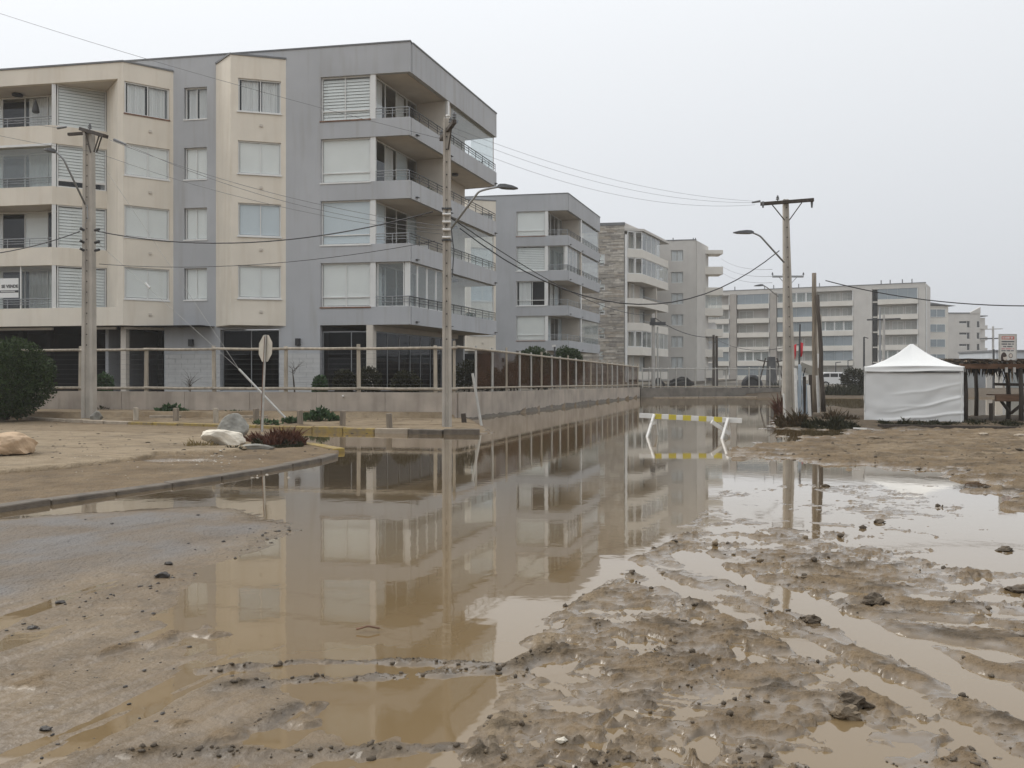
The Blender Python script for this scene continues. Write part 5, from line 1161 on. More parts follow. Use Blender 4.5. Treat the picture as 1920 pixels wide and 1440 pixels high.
g_ = gd(182, 786, .12); rock(g_+V((.05,-.12,.10)), (.22,.18,.19), STONEG, 'boulder', 'small dark stone at the foot of the left pole', 21)
g_ = gd(490, 842, .07); r5 = rock(g_+V((-.15,.1,.03)), (.42,.12,.07), STONEG, 'stone_slab', 'flat grey slab lying at the foot of the red weeds', 27, cat='stone')
# striped barricade standing in the water
br = thing('barricade', (at(1295,0,21.1).x, 21.1, 0), 'white trestle barricade with yellow stripes standing in the flood water', 'barricade')
bl, brr = at(1199, 779, 21.6), at(1391, 789, 20.7); bd = brr-bl
m = MB(); m.bar(bl, brr, .05, .125); m.build('plank', WPAINT, br, bevel=.004)
for q0, q1 in ((.15,.225),(.295,.37),(.435,.515),(.59,.665),(.735,.815)): MB().bar(bl+bd*q0, bl+bd*q1, .056, .131).build('stripe', YPAINT, br)
tl = bl+bd*.145; tr = bl+bd*.865
for t_, sx_ in ((tl, -1), (tr, -1)):
    MB().bar(t_+V((0,-.06,.05)), V((t_.x-.27, t_.y-.34, -.14)), .06, .05).build('leg', WPAINT, br); MB().bar(t_+V((.02,.06,.03)), V((t_.x+.17, t_.y+.38, -.14)), .06, .05).build('leg', WPAINT, br)
MB().bar(tl+V((-.10,-.16,-.17)), tl+V((.07,.17,-.17)), .05, .10).build('crosspiece', WPAINT, br)
MB().bar(tr+V((-.40,.0,-.04)), tr+V((.08,.12,-.36)), .045, .10).build('diagonal_brace', WPAINT, br)

# ------------------------------------------------------------------ tent
def tent():
    w_ = 2.80; zb, ze, zp = .085, 1.72, 2.66; fc_ = V((at(1712,0,26.3).x, 26.3)); th_ = -math.atan2(fc_.x, fc_.y)*.93
    ux, uy = V((math.cos(th_), math.sin(th_))), V((-math.sin(th_), math.cos(th_))); cc = fc_+uy*w_/2
    root = thing('canopy_tent', (cc.x, cc.y, .05), 'white pop-up canopy tent with closed creased side wall beside the thatched kiosk', 'tent')
    def W(a, b, z): q = cc+ux*a+uy*b; return (q.x, q.y, z)
    n = 60; vs = []
    for i in range(n+1):
        for j in range(n+1):
            u, v = i/n*2-1, j/n*2-1; r = max(abs(u), abs(v)); s_ = 1-r
            z = ze+.13+(zp-ze-.13)*(.42*s_+.58*s_**2.1)
            ridge = min(abs(u), abs(v))/(r+1e-6); z -= .07*math.sin(math.pi*min(1, r))*(1-ridge**1.5)
            if r < .09: z -= .05*max(0, 1-abs(u)/.03)
            z += .012*float(pn(np.array([u*4]), np.array([v*4]), 3)[0])
            vs.append(W(u*w_/2*1.012, v*w_/2*1.012, z))
    f = np.array([(i*(n+1)+j, (i+1)*(n+1)+j, (i+1)*(n+1)+j+1, i*(n+1)+j+1) for i in range(n) for j in range(n)])
    mesh_np('canopy', vs, f, CANVAS, root, smooth=True).modifiers.new('s', 'SOLIDIFY').thickness = .01
    for side in range(4):
        nx, nz = 80, 46; hw_ = w_/2*1.012
        def place(q, d, z):
            a = -hw_+2*hw_*q; dd = hw_+d
            return {0: W(a, -dd, z), 1: W(dd, a, z), 2: W(-a, dd, z), 3: W(-dd, -a, z)}[side]
        vs = []
        for i in range(nx+1):
            q = i/nx; top = ze+.125+.03*math.sin(math.pi*q); bot = ze-.03-.02*math.sin(math.pi*q*2)
            for j in range(6):
                g = j/5; vs.append(place(q, .016+.03*(1-g)+.012*math.sin(q*11+side)-.05*math.sin(math.pi*g)*math.exp(-((q-.5)/.3)**2)*.8, bot+(top-bot)*g))
        f = np.array([(i*6+j, (i+1)*6+j, (i+1)*6+j+1, i*6+j+1) for i in range(nx) for j in range(5)])
        mesh_np('valance', vs, f, CANVAS, root, smooth=True).modifiers.new('s', 'SOLIDIFY').thickness = .008
        q, zz = np.meshgrid(np.linspace(0,1,nx+1), np.linspace(0,1,nz+1), indexing='ij'); s_ = side*13
        d = .035*fbm(q*1.8+s_, zz*1.2, 3, 5+s_)+.010*np.sin((zz*1.0-q*.8)*13+3*pn(q*3+s_, zz*2, 8))*ss(q*.9+.35-zz, -.25, .5)*ss(zz, 0, .25)
        for k, (a0, b0, sl, am) in enumerate(((.10,.02,.20,.034),(.30,.18,.45,.020),(.62,.55,.42,.016),(.9,.3,.55,.016))):
            d = d+am*np.exp(-((zz-b0-sl*np.clip(q-a0*.5,0,1)**1.6)/.022)**2)*ss(q, a0*.3, a0*.3+.25)
        d = d+.008*np.sin((zz+q*.5)*22+s_)*np.exp(-(q/.14)**2)*ss(.5-zz, -.1, .3)+.006*np.sin((zz-q*.6)*26)*ss(q, .72, .95)
        X_ = q.ravel(); Z_ = (zb+.015*np.sin(q*17+s_)+(ze-.02-zb)*zz).ravel(); D_ = d.ravel()
        vs = [place(a_, b_-.015, c_) for a_, b_, c_ in zip(X_, D_, Z_)]
        f = np.array([(i*(nz+1)+j, (i+1)*(nz+1)+j, (i+1)*(nz+1)+j+1, i*(nz+1)+j+1) for i in range(nx) for j in range(nz)])
        mesh_np('side_wall', vs, f, CANVAS, root, smooth=True).modifiers.new('s', 'SOLIDIFY').thickness = .006
        p = place(0, -.06, 0); MB().tube([V((p[0],p[1],.0)), V((p[0],p[1],ze+.1))], .02, 6).build('leg', WHITE, root)
    MB().bar(W(-w_/2+.05, -w_/2-.05, ze-.04), W(w_/2-.1, -w_/2-.05, ze-.055), .02, .025).build('front_bar', RAILD, root)
tent()
# ------------------------------------------------------------------ kiosk
def frond(m, p, d, l, w_, droop, mi=0):
    d = V(d).normalized(); s = d.cross(V((0,0,1))).normalized(); pts = [V(p)+d*l*q-V((0,0,droop*q*q)) for q in (0,.35,.7,1)]; W = (.4,1,.7,.1)
    vs = []
    for q, ww in zip(pts, W): vs += [q-s*w_*ww/2, q+s*w_*ww/2+V((0,0,.01))]
    m.add(vs, [(2*k,2*k+2,2*k+3,2*k+1) for k in range(3)], mi)
def kiosk():
    Y0 = 26.9; root = thing('beach_kiosk', (at(1860,0,Y0).x, Y0, .05), 'rustic open kiosk of dark timber with ragged palm-thatch roof at the right edge', 'kiosk')
    zr = at(0, 690, Y0).z; gz = .03
    for px, Y in ((1810, Y0), (1890, Y0+.3), (1914, Y0-.5), (1830, Y0+3), (2050, Y0), (2050, Y0+3), (1925, Y0+3)):
        x = at(px, 0, Y).x; MB().tube([V((x,Y,gz-.2)), V((x+.02,Y,.9)), V((x-.02,Y,zr))], [.075,.068,.062], 9).build('post', WOODD, root, smooth=True)
    x = at(1858,0,Y0-.2).x; MB().tube([V((x,Y0-.2,-.1)), V((x,Y0-.2,at(0,756,Y0-.2).z))], .062, 9).build('stub_post', WOODD, root)
    xa, xb = at(1799,0,Y0-.5).x, at(2120,0,Y0-.5).x
    MB().bar((xa,Y0-.5,zr+.05),(xb,Y0-.5,zr+.05),.06,.16).build('beam', WOODR, root, bevel=.008)
    MB().bar((xa,Y0+3.2,zr+.15),(xb,Y0+3.2,zr+.15),.06,.16).build('beam', WOODD, root, bevel=.008)
    for k in range(9): xx = xa+.15+(xb-xa-.3)*k/8; MB().bar((xx,Y0-.55,zr+.16),(xx,Y0+3.3,zr+.26),.07,.07).build('rafter', WOODD, root)
    m = MB(); rnd = random.Random(6)
    for k in range(1500):
        xx = rnd.uniform(xa-.05, xb); yy = rnd.uniform(Y0-.7, Y0+3.2); a = rnd.uniform(-.5,.5)
        frond(m, (xx, yy, zr+.20+.03*(yy-Y0)+rnd.uniform(0,.07)), (math.sin(a)*1.2, -math.cos(a)*rnd.choice((1,1,-1)), .02), rnd.uniform(.4,.9), rnd.uniform(.03,.07), rnd.uniform(.02,.14), rnd.randrange(3))
    for k in range(420):
        xx = rnd.uniform(xa, xb); hang = .10+.12*abs(math.sin(xx*2.1))+(.25 if 15.75 < xx < 16.3 else 0)
        frond(m, (xx, Y0-.50+rnd.uniform(-.02,.9), zr+.10+rnd.uniform(-.06,.05)), (rnd.uniform(-.5,.5), rnd.uniform(-.4,.3), -1.0), rnd.uniform(.12,.25)+hang*rnd.random(), rnd.uniform(.04,.09), .05, 2 if rnd.random() < .85 else 0)
    th = m.build('thatch', [mat('dry_palm', (.20,.135,.075), .9, .4, 8.0), mat('grey_palm', (.13,.10,.07), .9, .4, 8.0), mat('dark_palm', (.03,.025,.02), .9, .4, 8.0)], root, recalc=False, kind='stuff')
    # counter with knee braces
    zc = at(0, 747, Y0).z; x0_ = at(1863,0,Y0).x
    MB().bar((x0_,Y0-.1,zc),(xb,Y0-.1,zc),.10,.19).build('counter_beam', WOODR, root, bevel=.008)
    MB().box(x0_+.05, xb, Y0-.04, Y0+.5, zc+.096, zc+.13).build('counter_top', WOODR, root)
    xp = at(1890,0,Y0+.3).x
    for s in (-1, 1): MB().tube([V((xp,Y0+.15,zc-.50)), V((xp+s*.40,Y0+.0,zc-.09))], .05, 8).build('knee_brace', WOODD, root)
    xq = at(1914,0,Y0-.5).x; MB().tube([V((xq,Y0-.5,.45)), V((xq+1.4,Y0-.5,.5))], .05, 8).build('rail', WOODD, root)
    MB().tube([V((xq-.5,Y0+.1,1.28)), V((xq+1.4,Y0+.1,1.25))], .045, 8).build('rail', WOODD, root)
    for px in (1887, 1902): p = at(px, 697, Y0-.56); MB().box(p.x-.035, p.x+.035, p.y-.02, p.y+.02, p.z-.02, p.z+.14).build('sign_cleat', WPAINT, root)
kiosk()
def signboard():
    Y0 = 26.75; c0 = at(1875, 686, Y0); x0, x1 = c0.x, at(1906,0,Y0).x; z0, z1 = at(0,686,Y0).z, at(0,628,Y0).z
    f = Fr((x0, Y0), (1, .06)); wd = (x1-x0); hg = z1-z0
    def pp(u, v, d=0): return f.p(u*wd, d, z0+v*hg)
    o = MB().fb(f, 0, wd, -.03, 0, z0, z1).build('advertising_board', mat('cream_printed_board', (.66,.63,.58), .6, .05)); tag(o, 'small upright printed food board standing on the kiosk roof', 'sign')
    def patch(name, u0, u1, v0, v1, mt, d=.003): return MB().fb(f, u0*wd, u1*wd, .001, d, z0+v0*hg, z0+v1*hg).build(name, mt, o)
    INKR = mat('faded_red_ink', (.56,.20,.17), .6, .1); INKB = mat('dark_ink', (.07,.075,.095), .6, .2); PINK = mat('pink_ink', (.60,.32,.33), .6, .1)
    HAIR = mat('dark_brown_ink', (.05,.032,.027), .6, .2); TEAL = mat('teal_ink', (.24,.36,.34), .6, .1); SKIN = mat('pale_print', (.60,.52,.45), .6, .1); DISH = mat('food_print', (.30,.17,.13), .6, .4, 30.0)
    patch('header', .10, .90, .855, .955, INKR); rnd = random.Random(2)
    def line(v, h_, mt, a, b, d0=.003):
        m = MB(); u = a
        while u < b:
            w_ = rnd.uniform(.025, .06); hh = h_*rnd.uniform(.7, 1); m.fb(f, u*wd, (u+w_)*wd, d0-.002, d0+.002, z0+(v-hh/2)*hg, z0+(v+hh/2)*hg); u += w_+.012+(.05 if rnd.random() < .12 else 0)
        m.build('illegible_lettering', mt, o)
    line(.905, .05, WHITE, .16, .82, .006); line(.785, .042, INKB, .10, .86); line(.705, .042, INKB, .10, .84); line(.625, .042, INKB, .2, .74); line(.555, .05, PINK, .1, .86); line(.49, .035, INKB, .08, .84)
    ux = V((f.u.x, f.u.y, 0)); uz = V((0,0,1)); s = -1 if ux.cross(uz).dot(V((f.n.x,f.n.y,0))) < 0 else 1
    def blob(nm, u, v, ru, rv, mt, d): MB().disc(pp(u, v, d), ux, uz, s*.002, ru*wd, 22, ry=rv*hg).build(nm, mt, o)
    blob('printed_hair', .24, .27, .19, .17, HAIR, .003); patch('printed_hair', .07, .22, .09, .28, HAIR, .0045)
    blob('printed_shoulder', .26, .06, .2, .07, TEAL, .006); blob('printed_face', .31, .26, .12, .085, SKIN, .008); blob('printed_fringe', .26, .335, .15, .05, HAIR, .0105)
    blob('printed_dish', .67, .33, .13, .075, HAIR, .003); blob('printed_food', .67, .33, .10, .058, SKIN, .006); blob('printed_dish', .68, .115, .155, .09, HAIR, .003); blob('printed_food', .68, .115, .115, .066, DISH, .006)
    m = MB(); m.fb(f, -.03, 0, -.035, .006, z0, z1); m.fb(f, wd, wd+.03, -.035, .006, z0, z1); m.fb(f, -.03, wd+.03, -.035, .006, z1, z1+.03); m.build('board_frame', GALV, o)
signboard()
# pale blue plank shack remains between the poles
def shack():
    Y0 = 31.0; root = thing('plank_screen', at(1505, 776, Y0), 'ragged screen of pale blue and white planks between the concrete and timber poles', 'fence'); rnd = random.Random(4)
    xs = [1489, 1493, 1498, 1501, 1505, 1509, 1513, 1517, 1521]
    for i, px in enumerate(xs):
        t = at(px+rnd.uniform(-2,2), [700,690,683,686,700,706,720,712,702][i], Y0+rnd.uniform(-.2,.2)); b = at(px+rnd.uniform(-2,2), 778, Y0)
        MB().bar(b-V((0,0,.2)), t, rnd.uniform(.06,.12), .03).build('plank', [WPAINT, BLUEP, BLUEP, BLUEP, BLUEP, WOODD, BLUEP, WPAINT, WOODD][i], root)
    MB().bar(at(1500,686,Y0-.1), at(1527,697,Y0-.1), .04, .30).build('board', mat('grey_board', (.36,.35,.31), .8, .15), root)
    MB().bar(at(1506,705,Y0-.12), at(1510,690,Y0-.12), .03, .03).build('hook', WIRE, root)
    for px, Y, y0_, y1_, w_ in ((1493, 29.2, 781, 690, .09), (1518, 29.3, 779, 722, .10), (1534, 29.2, 763, 704, .08), (1471, 29.6, 772, 738, .05)):
        a = at(px+1, y0_, Y); MB().bar(a-V((0,0,.2)), at(px-2, y1_, Y), w_, .04).build('plank', WPAINT, root)
    MB().bar(at(1521,775,29.6), at(1519,703,29.8), .1, .05).build('plank', WOODD, root)
shack()
# half buried tyre, spoil heaps, sloping pale plank behind the far fence
def tyre():
    c = at(1410, 722, 63.5); m = MB(); R, r = .62, .2; n, k = 28, 10; vs = [(c.x+(R+r*math.cos(b))*math.cos(a), c.y+r*1.3*math.sin(b), c.z+(R+r*math.cos(b))*math.sin(a)) for a in (math.pi*2*i/n for i in range(n)) for b in (2*math.pi*j/k for j in range(k))]
    m.add(vs, [(i*k+j, ((i+1)%n)*k+j, ((i+1)%n)*k+(j+1)%k, i*k+(j+1)%k) for i in range(n) for j in range(k)])
    o = m.build('tyre', BLACK, smooth=True); tag(o, 'big black half-buried tyre behind the chain-link fence', 'tyre')
    MB().disc(c-V((0,-.05,0)), (1,0,0), (0,0,1), .08, .5, 20).build('hub', BLACK, o)
tyre()
for px, py, Y, r, lb in ((1275, 719, 68, (1.0,.6,.55), 'dark heap of spoil behind the chain-link fence below the beige block'), (1236, 716, 68, (.5,.4,.5), 'small dark heap behind the fence beside the drain pole')):
    c = at(px, py, Y); rock(V((c.x, c.y, .55+r[2]*.5)), r, mat('dark_spoil', (.03,.028,.024), .9, .4, 4.0, bump=.8, bscale=10), 'spoil_heap', lb, int(px), cat='heap', rough=.6)
def tower():
    c = at(1446, 722, 66); root = thing('tank_stand', c, 'dark splayed-leg tank stand behind the far fence near the islet pole', 'stand')
    MB().bar(V((c.x,c.y,.4)), V((c.x,c.y,3.0)), .75, .5, w2=.55, h2=.4).build('shroud', mat('dark_grey_metal', (.09,.09,.09), .7, .3), root)
    for s in (-1, 1):
        MB().bar(V((c.x+s*1.1,c.y,.4)), V((c.x+s*.45,c.y,2.9)), .09, .09).build('leg', WOODD, root); MB().bar(V((c.x+s*.3,c.y-.2,2.6)), V((c.x+s*1.2,c.y-.2,2.75)), .08, .08).build('arm', WOODD, root)
tower()
# parked car beyond the islet
def car():
    c = at(1567, 736, 84); root = thing('parked_car', (c.x, c.y, .12), 'white estate car parked beyond the weeds left of the tent', 'car'); x, y, z = c.x, c.y, .35; W = .85
    prof = [(-2.1,.35),(-2.15,.9),(-1.95,1.05),(-1.6,1.5),(-1.3,1.58),(.35,1.56),(.95,1.05),(1.9,.93),(2.1,.75),(2.12,.35)]
    n = len(prof); vs = [(x+a, y-W, z+b-.1) for a, b in prof]+[(x+a, y+W, z+b-.1) for a, b in prof]
    MB().add(vs, [tuple(range(n)), tuple(range(n,2*n))[::-1]]+[(i,(i+1)%n,n+(i+1)%n,n+i) for i in range(n)]).build('body', mat('white_car_paint', (.78,.78,.77), .25, .02), root, bevel=.04)
    for P in ([(-1.72,1.08),(-1.5,1.42),(-.95,1.44),(-.95,1.08)], [(-.87,1.08),(-.87,1.44),(-.1,1.44),(-.1,1.08)], [(-.02,1.08),(-.02,1.44),(.32,1.42),(.78,1.08)]):
        for s in (-1, 1):
            vs = [(x+a, y+s*(W+.004), z+b-.1) for a, b in P]+[(x+a, y+s*(W-.02), z+b-.1) for a, b in P]
            MB().add(vs, [(0,1,2,3),(7,6,5,4),(0,4,5,1),(1,5,6,2),(2,6,7,3),(3,7,4,0)]).build('window', mat('car_glass', (.02,.022,.025), .1, .05), root)
    for a in (-1.35, 1.35):
        for s in (-1, 1):
            w_ = MB().disc((x+a, y+s*W-s*.1, z+.22), (1,0,0), (0,0,1), -s*.2*1, .33, 20).build('wheel', BLACK, root); MB().disc((x+a, y+s*(W+.105), z+.22), (1,0,0), (0,0,1), -s*.01, .2, 14).build('hubcap', GALV, w_)
    for s in (-1, 1): MB().box(x+2.02, x+2.125, y+s*.6-.15, y+s*.6+.15, z+.58, z+.72).build('headlight', GLASSB, root); MB().box(x-2.16, x-2.1, y+s*.65-.1, y+s*.65+.1, z+.6, z+.85).build('tail_light', RED, root)
car()
o = MB().bar(at(1583,735,70), at(1592,712,70), .22, .06).build('leaning_board', WPAINT); tag(o, 'white board leaning against the dark bush left of the tent', 'board')
# misty screens and debris across the water behind the kiosk
for i, (a, b, y0_, y1_, mt, lb) in enumerate(((1804,1829,702,736,mat('grey_hoarding',(.40,.41,.40),.85,.15,.7),'grey hoarding panel across the water seen between tent and kiosk post'),(1829,1848,702,734,mat('dark_grey_hoarding',(.28,.29,.30),.85,.2,.7),'darker hoarding panel right of the grey one across the water'),(1850,1866,703,733,BEI,'beige hoarding panel across the water behind the kiosk counter'),(1867,1880,704,731,BEIW,'bright white hoarding panel across the water behind the kiosk counter'),(1886,1990,702,733,mat('grey_green_hoarding',(.33,.35,.34),.85,.2,.7),'long grey-green hoarding across the water right of the kiosk posts'))):
    Y0 = 78.0+i*.6; p, q = at(a, y1_, Y0), at(b, y0_, Y0); o = MB().box(p.x, q.x, Y0, Y0+.15, -.1, q.z+.9).build('hoarding', mt); tag(o, lb, 'hoarding', 'hoardings across the water')
# ================================================================== PLANTS
def leafmat(name, c, c2, rough=.55):
    m = mat(name, c, rough, 0, 1.0, col2=c2, spec=.2); t = m.node_tree
    for n in t.nodes:
        if n.type == 'TEX_NOISE': n.inputs['Scale'].default_value = 9
    return m
BUSHG = leafmat('bush_leaf', (.016,.032,.010), (.055,.085,.024)); SHRUB = leafmat('shrub_leaf', (.025,.046,.014), (.065,.095,.030))
WEEDG = leafmat('weed_leaf', (.028,.060,.026), (.075,.120,.050)); WEEDR = leafmat('red_weed', (.065,.028,.018), (.15,.065,.038)); WEEDB = leafmat('brown_weed', (.045,.036,.018), (.095,.060,.030)); DRY = leafmat('dry_grass', (.19,.14,.06), (.30,.23,.11)); WEEDD = leafmat('dark_weed', (.016,.018,.009), (.045,.042,.018))
BARK = mat('bark', (.07,.055,.04), .9, .3, 6.0)
def leaf_cloud(name, P, N_, size, mtl, parent, asp=1.9, rnd=None, up=.25):
    """one small bent leaf for each point"""
    rnd = rnd or RNG; n = len(P); P = np.asarray(P); d = np.asarray(N_)+rnd.normal(size=(n,3))*.75; d[:,2] += up; d /= np.linalg.norm(d,axis=1)[:,None]
    r = rnd.normal(size=(n,3)); s = np.cross(d, r); s /= np.linalg.norm(s,axis=1)[:,None]; sz = size*rnd.uniform(.55,1.35,n)[:,None]
    w_ = sz/asp/2; nn = np.cross(s, d)
    a = P; b = P+d*sz*.5+s*w_+nn*sz*.08; c = P+d*sz-nn*sz*.06; e = P+d*sz*.5-s*w_+nn*sz*.08
    vs = np.stack([a,b,c,e],1).reshape(-1,3); f = np.arange(n*4).reshape(-1,4)
    return mesh_np(name, vs, f, mtl, parent)
def shell_points(c, r, n, rnd, lo=.55, clump=26, squash=-1.0):
    k = rnd.normal(size=(clump,3)); k /= np.linalg.norm(k,axis=1)[:,None]; amp = rnd.uniform(.90,1.10,clump)
    d = rnd.normal(size=(n*2,3)); d /= np.linalg.norm(d,axis=1)[:,None]; d = d[d[:,2] > squash][:n]
    i = np.argmax(d@k.T, 1); g = (d@k.T)[np.arange(len(d)), i]; R = amp[i]*(1-.55*(1-g)); q = lo+(1-lo)*rnd.random(len(d))**.45
    return np.array(c)+d*np.array(r)*(R*q)[:,None], d
def bush(c, r, n, size, mtl, label, seed, name='bush', cat='bush', squash=-.75, stems=5, lo=.5, clump=30, group=None):
    rnd = np.random.default_rng(seed); base = V((c[0], c[1], c[2]-r[2]*.92)); root = thing(name, base, label, cat, group)
    P, N_ = shell_points(c, r, n, rnd, lo, clump, squash); leaf_cloud('crown', P, N_, size, mtl, root, rnd=rnd)
    P, N_ = shell_points(c, [q*.72 for q in r], n//3, rnd, .5, clump, squash); leaf_cloud('inner_crown', P, N_, size*1.3, mtl, root, rnd=rnd)
    for k in range(stems):
        a = 6.283*k/stems; m = MB(); e = V((c[0]+r[0]*.55*math.cos(a), c[1]+r[1]*.55*math.sin(a), c[2]+r[2]*.2)); m.tube([base+V((.08*math.cos(a),.08*math.sin(a),-.1)), (base+e)/2+V((.1,0,.05)), e], [.05,.035,.015], 6); m.build('trunk', BARK, root)
    return root
bush((at(8,0,27.5).x, 27.5, 1.42), (1.52,1.35,1.33), 24000, .085, BUSHG, 'large round dark green clipped bush at the left edge', 31, stems=6, squash=-.97, clump=60)
for px, Y, hw, top, sd_, lb in ((1002, 47, 1.25, 650, 41, 'rounded green shrub behind the brown fence, left of the pair'), (1066, 49, .95, 648, 42, 'darker rounded shrub behind the brown fence, right of the pair')):
    zt = at(0, top, Y).z; bush((at(px,0,Y).x, Y, zt-1.25), (hw,1.1,1.25), 7000, .11, SHRUB if sd_ == 41 else BUSHG, lb, sd_, name='shrub', cat='shrub')
gl = thing('garden_lamp', at(1040, 690, 46), 'slim garden lamp post between the two rounded shrubs', 'lamp post'); MB().tube([V((at(1040,0,46).x,46,.8)), at(1040,648,46)], .05, 8).build('post', RAILD, gl); MB().bar(at(1035,649,46), at(1042,648,46), .12, .12).build('lamp_head', WPAINT, gl)
# low shrubs seen through the fence
for i, (px, dd, h_, wd) in enumerate(((880, 1.6, .75, .9), (925, 1.4, .6, .8), (958, 1.5, .75, .7), (1010, 1.2, .5, .8), (645, 1.6, .55, .6), (690, 1.5, .6, .7), (760, 1.8, .5, .8), (195, 1.3, .45, .35), (600, 1.2, .4, .35))):
    f = PRf if px > 860 else PWf; u = f.up(px, -dd); p = f.p(u, -dd, .82); bush((p.x, p.y, .82+h_*.8), (wd*.7,.5,h_), 1500, .10, WEEDD if px not in (195,600) else WEEDG, ['dark low shrub behind the fence just right of the middle pole','second dark shrub behind the street fence','third dark shrub behind the street fence before the green pair','low dark shrub in front of the green pair behind the net','dark shrub before the shopfront glass, leftmost of three','dark shrub before the shopfront glass, centre of three','dark shrub before the shopfront glass, nearest the corner','small pale-flowered plant behind the fence next to the left pole','small leafy plant at the corner of the dark shop window'][i], 50+i, name='shrub', cat='shrub', stems=3)
# dead twiggy plants before the block plinth
for i, (px, h_, n) in enumerate(((358, .95, 26), (553, 1.6, 14))):
    p = PWf.p(PWf.up(px, -1.2), -1.2, .8); root = thing('dead_plant', p, ['bare twiggy bush in front of the pale blockwork left of the sign','thin dead sapling in front of the pale blockwork right of the sign'][i], 'dead plant'); rnd = random.Random(60+i)
    MB().tube([p, p+V((-.05,0,h_*.35)), p+V((-.1,0,h_*.6))], [.035,.03,.01] if i else [.02,.015,.008], 5).build('stem', BARK, root); m = MB()
    for k in range(n):
        q = p+V((-.1*rnd.random(), 0, h_*rnd.uniform(.15,.6) if i == 0 else h_*rnd.uniform(.5,.65))); e_ = q+V((rnd.uniform(-.45,.45), rnd.uniform(-.2,.2), rnd.uniform(.1,.5))); m.tube([q, (q+e_)/2+V((.03,0,.04)), e_], [.007,.005,.002], 4)
    m.build('twigs', BARK, root, kind='stuff')
def rosette(c, r, n, size, mtl, label, seed, h_=.3, name='weed'):
    rnd = np.random.default_rng(seed); root = thing(name, c, label, 'plant'); a = rnd.uniform(0, 6.283, n); q = rnd.random(n)**.6
    P = np.stack([c[0]+r*q*np.cos(a)*1.0, c[1]+r*.7*q*np.sin(a), c[2]+h_*(1-q**1.5)*rnd.uniform(.3,1,n)], -1); N_ = np.stack([np.cos(a)*.8, np.sin(a)*.8, np.full(n,.8)], -1)
    leaf_cloud('leaves', P, N_, size, mtl, root, asp=1.8, rnd=rnd); m = MB()
    for k in range(8): m.tube([V(c), V(P[k*3])], [.012,.006], 4)
    m.build('stems', BARK, root); return root
for i, (px, py, r, n, h_, lb) in enumerate(((320,779,.62,420,.36,'leafy green weed overflowing a concrete planter on the sidewalk'),(600,789,.55,420,.36,'bushy green weed beside the brown stump on the sidewalk'),(440,779,.45,130,.14,'flat low weed bed with concrete edging behind the sign'),(195,776,.5,160,.28,'dark weed behind the left pole'),(500,796,.35,110,.10,'creeping weed at the foot of the sign post on the sidewalk'),(545,793,.28,110,.12,'small weed at the anchor of the guy wires'),(575,786,.25,70,.16,'pale small weed just left of the bushy green weed'))):
    p = gd(px, py, .13); rosette((p.x, p.y, .13), r, n, .17 if i < 2 else .13, WEEDG if i not in (3,) else WEEDD, lb, 70+i, h_)
for i, (px, py, w_) in enumerate(((300,783,1.05),(447,783,1.35))):
    p = gd(px, py, .13); o = MB().box(p.x-.35, p.x-.35+w_, p.y-.05, p.y+.06, .02, .21).build('planter_edge', KERB, bevel=.01); tag(o, ['low concrete edging in front of the leafy planter','low concrete edging of the flat weed bed'][i], 'edging')
pb = gd(60, 779, .12); o = MB().box(pb.x-2.2, pb.x+1.1, pb.y-.3, pb.y+.15, .0, .24).build('planter_edge', KERBD, bevel=.02); tag(o, 'dark raised bed edge under the big round bush', 'edging')
def blades(name, cx, cy, rx, ry, n, h_, mtl, label, seed, zf, cat='weeds', curl=.35, wd=.012, kind=None, parent=None):
    rnd = np.random.default_rng(seed); a = rnd.uniform(0,6.283,n); q = np.sqrt(rnd.random(n)); x = cx+rx*q*np.cos(a); y = cy+ry*q*np.sin(a); hh = h_*rnd.uniform(.35,1.2,n)*(1-.5*q**3)*np.clip(.75+1.1*fbm(x*2.6+seed, y*2.6, 2, seed), .3, 1.5); z = zf
    dx = rnd.normal(size=n)*curl*hh+.35*np.cos(a)*q*hh; dy = rnd.normal(size=n)*curl*hh; w_ = wd*rnd.uniform(.6,1.5,n); t = rnd.uniform(0,6.283,n); sx_, sy_ = np.cos(t)*w_, np.sin(t)*w_*.4
    z0 = np.full(n, z)
    L = [np.stack([x-sx_, y-sy_, z0-.03],-1), np.stack([x+sx_, y+sy_, z0-.03],-1), np.stack([x+dx*.4+sx_, y+dy*.4+sy_, z0+hh*.6],-1), np.stack([x+dx*.4-sx_, y+dy*.4-sy_, z0+hh*.6],-1), np.stack([x+dx+sx_*.3, y+dy, z0+hh],-1), np.stack([x+dx-sx_*.3, y+dy, z0+hh],-1)]
    vs = np.stack(L,1).reshape(-1,3); b = np.arange(n)[:,None]*6; f = np.concatenate([b+np.array([[0,1,2,3]]), b+np.array([[3,2,4,5]])])
    o = mesh_np(name, vs, f, mtl, parent)
    if label: tag(o, label, cat)
    if kind: o['kind'] = kind
    return o
p = gd(510, 836, .08); o = blades('red_weeds', p.x, p.y+.45, .60, .45, 2300, .25, WEEDR, 'clump of rusty red weeds at the foot of the road sign', 80, .07, wd=.016)
p = gd(500, 838, .08); blades('dark_undergrowth', p.x+.1, p.y+.35, .55, .35, 1300, .15, WEEDD, None, 81, .06, wd=.018, parent=o)
p = gd(385, 842, .08); blades('dry_grass', p.x-.15, p.y+.2, .35, .2, 260, .14, DRY, 'small tuft of dry yellow grass at the left of the white boulder', 82, .07, kind=None)
p = gd(415, 846, .07); blades('dark_weeds', p.x+.15, p.y+.12, .35, .12, 300, .10, WEEDD, 'dark weeds under the front edge of the white boulder', 83, .06)
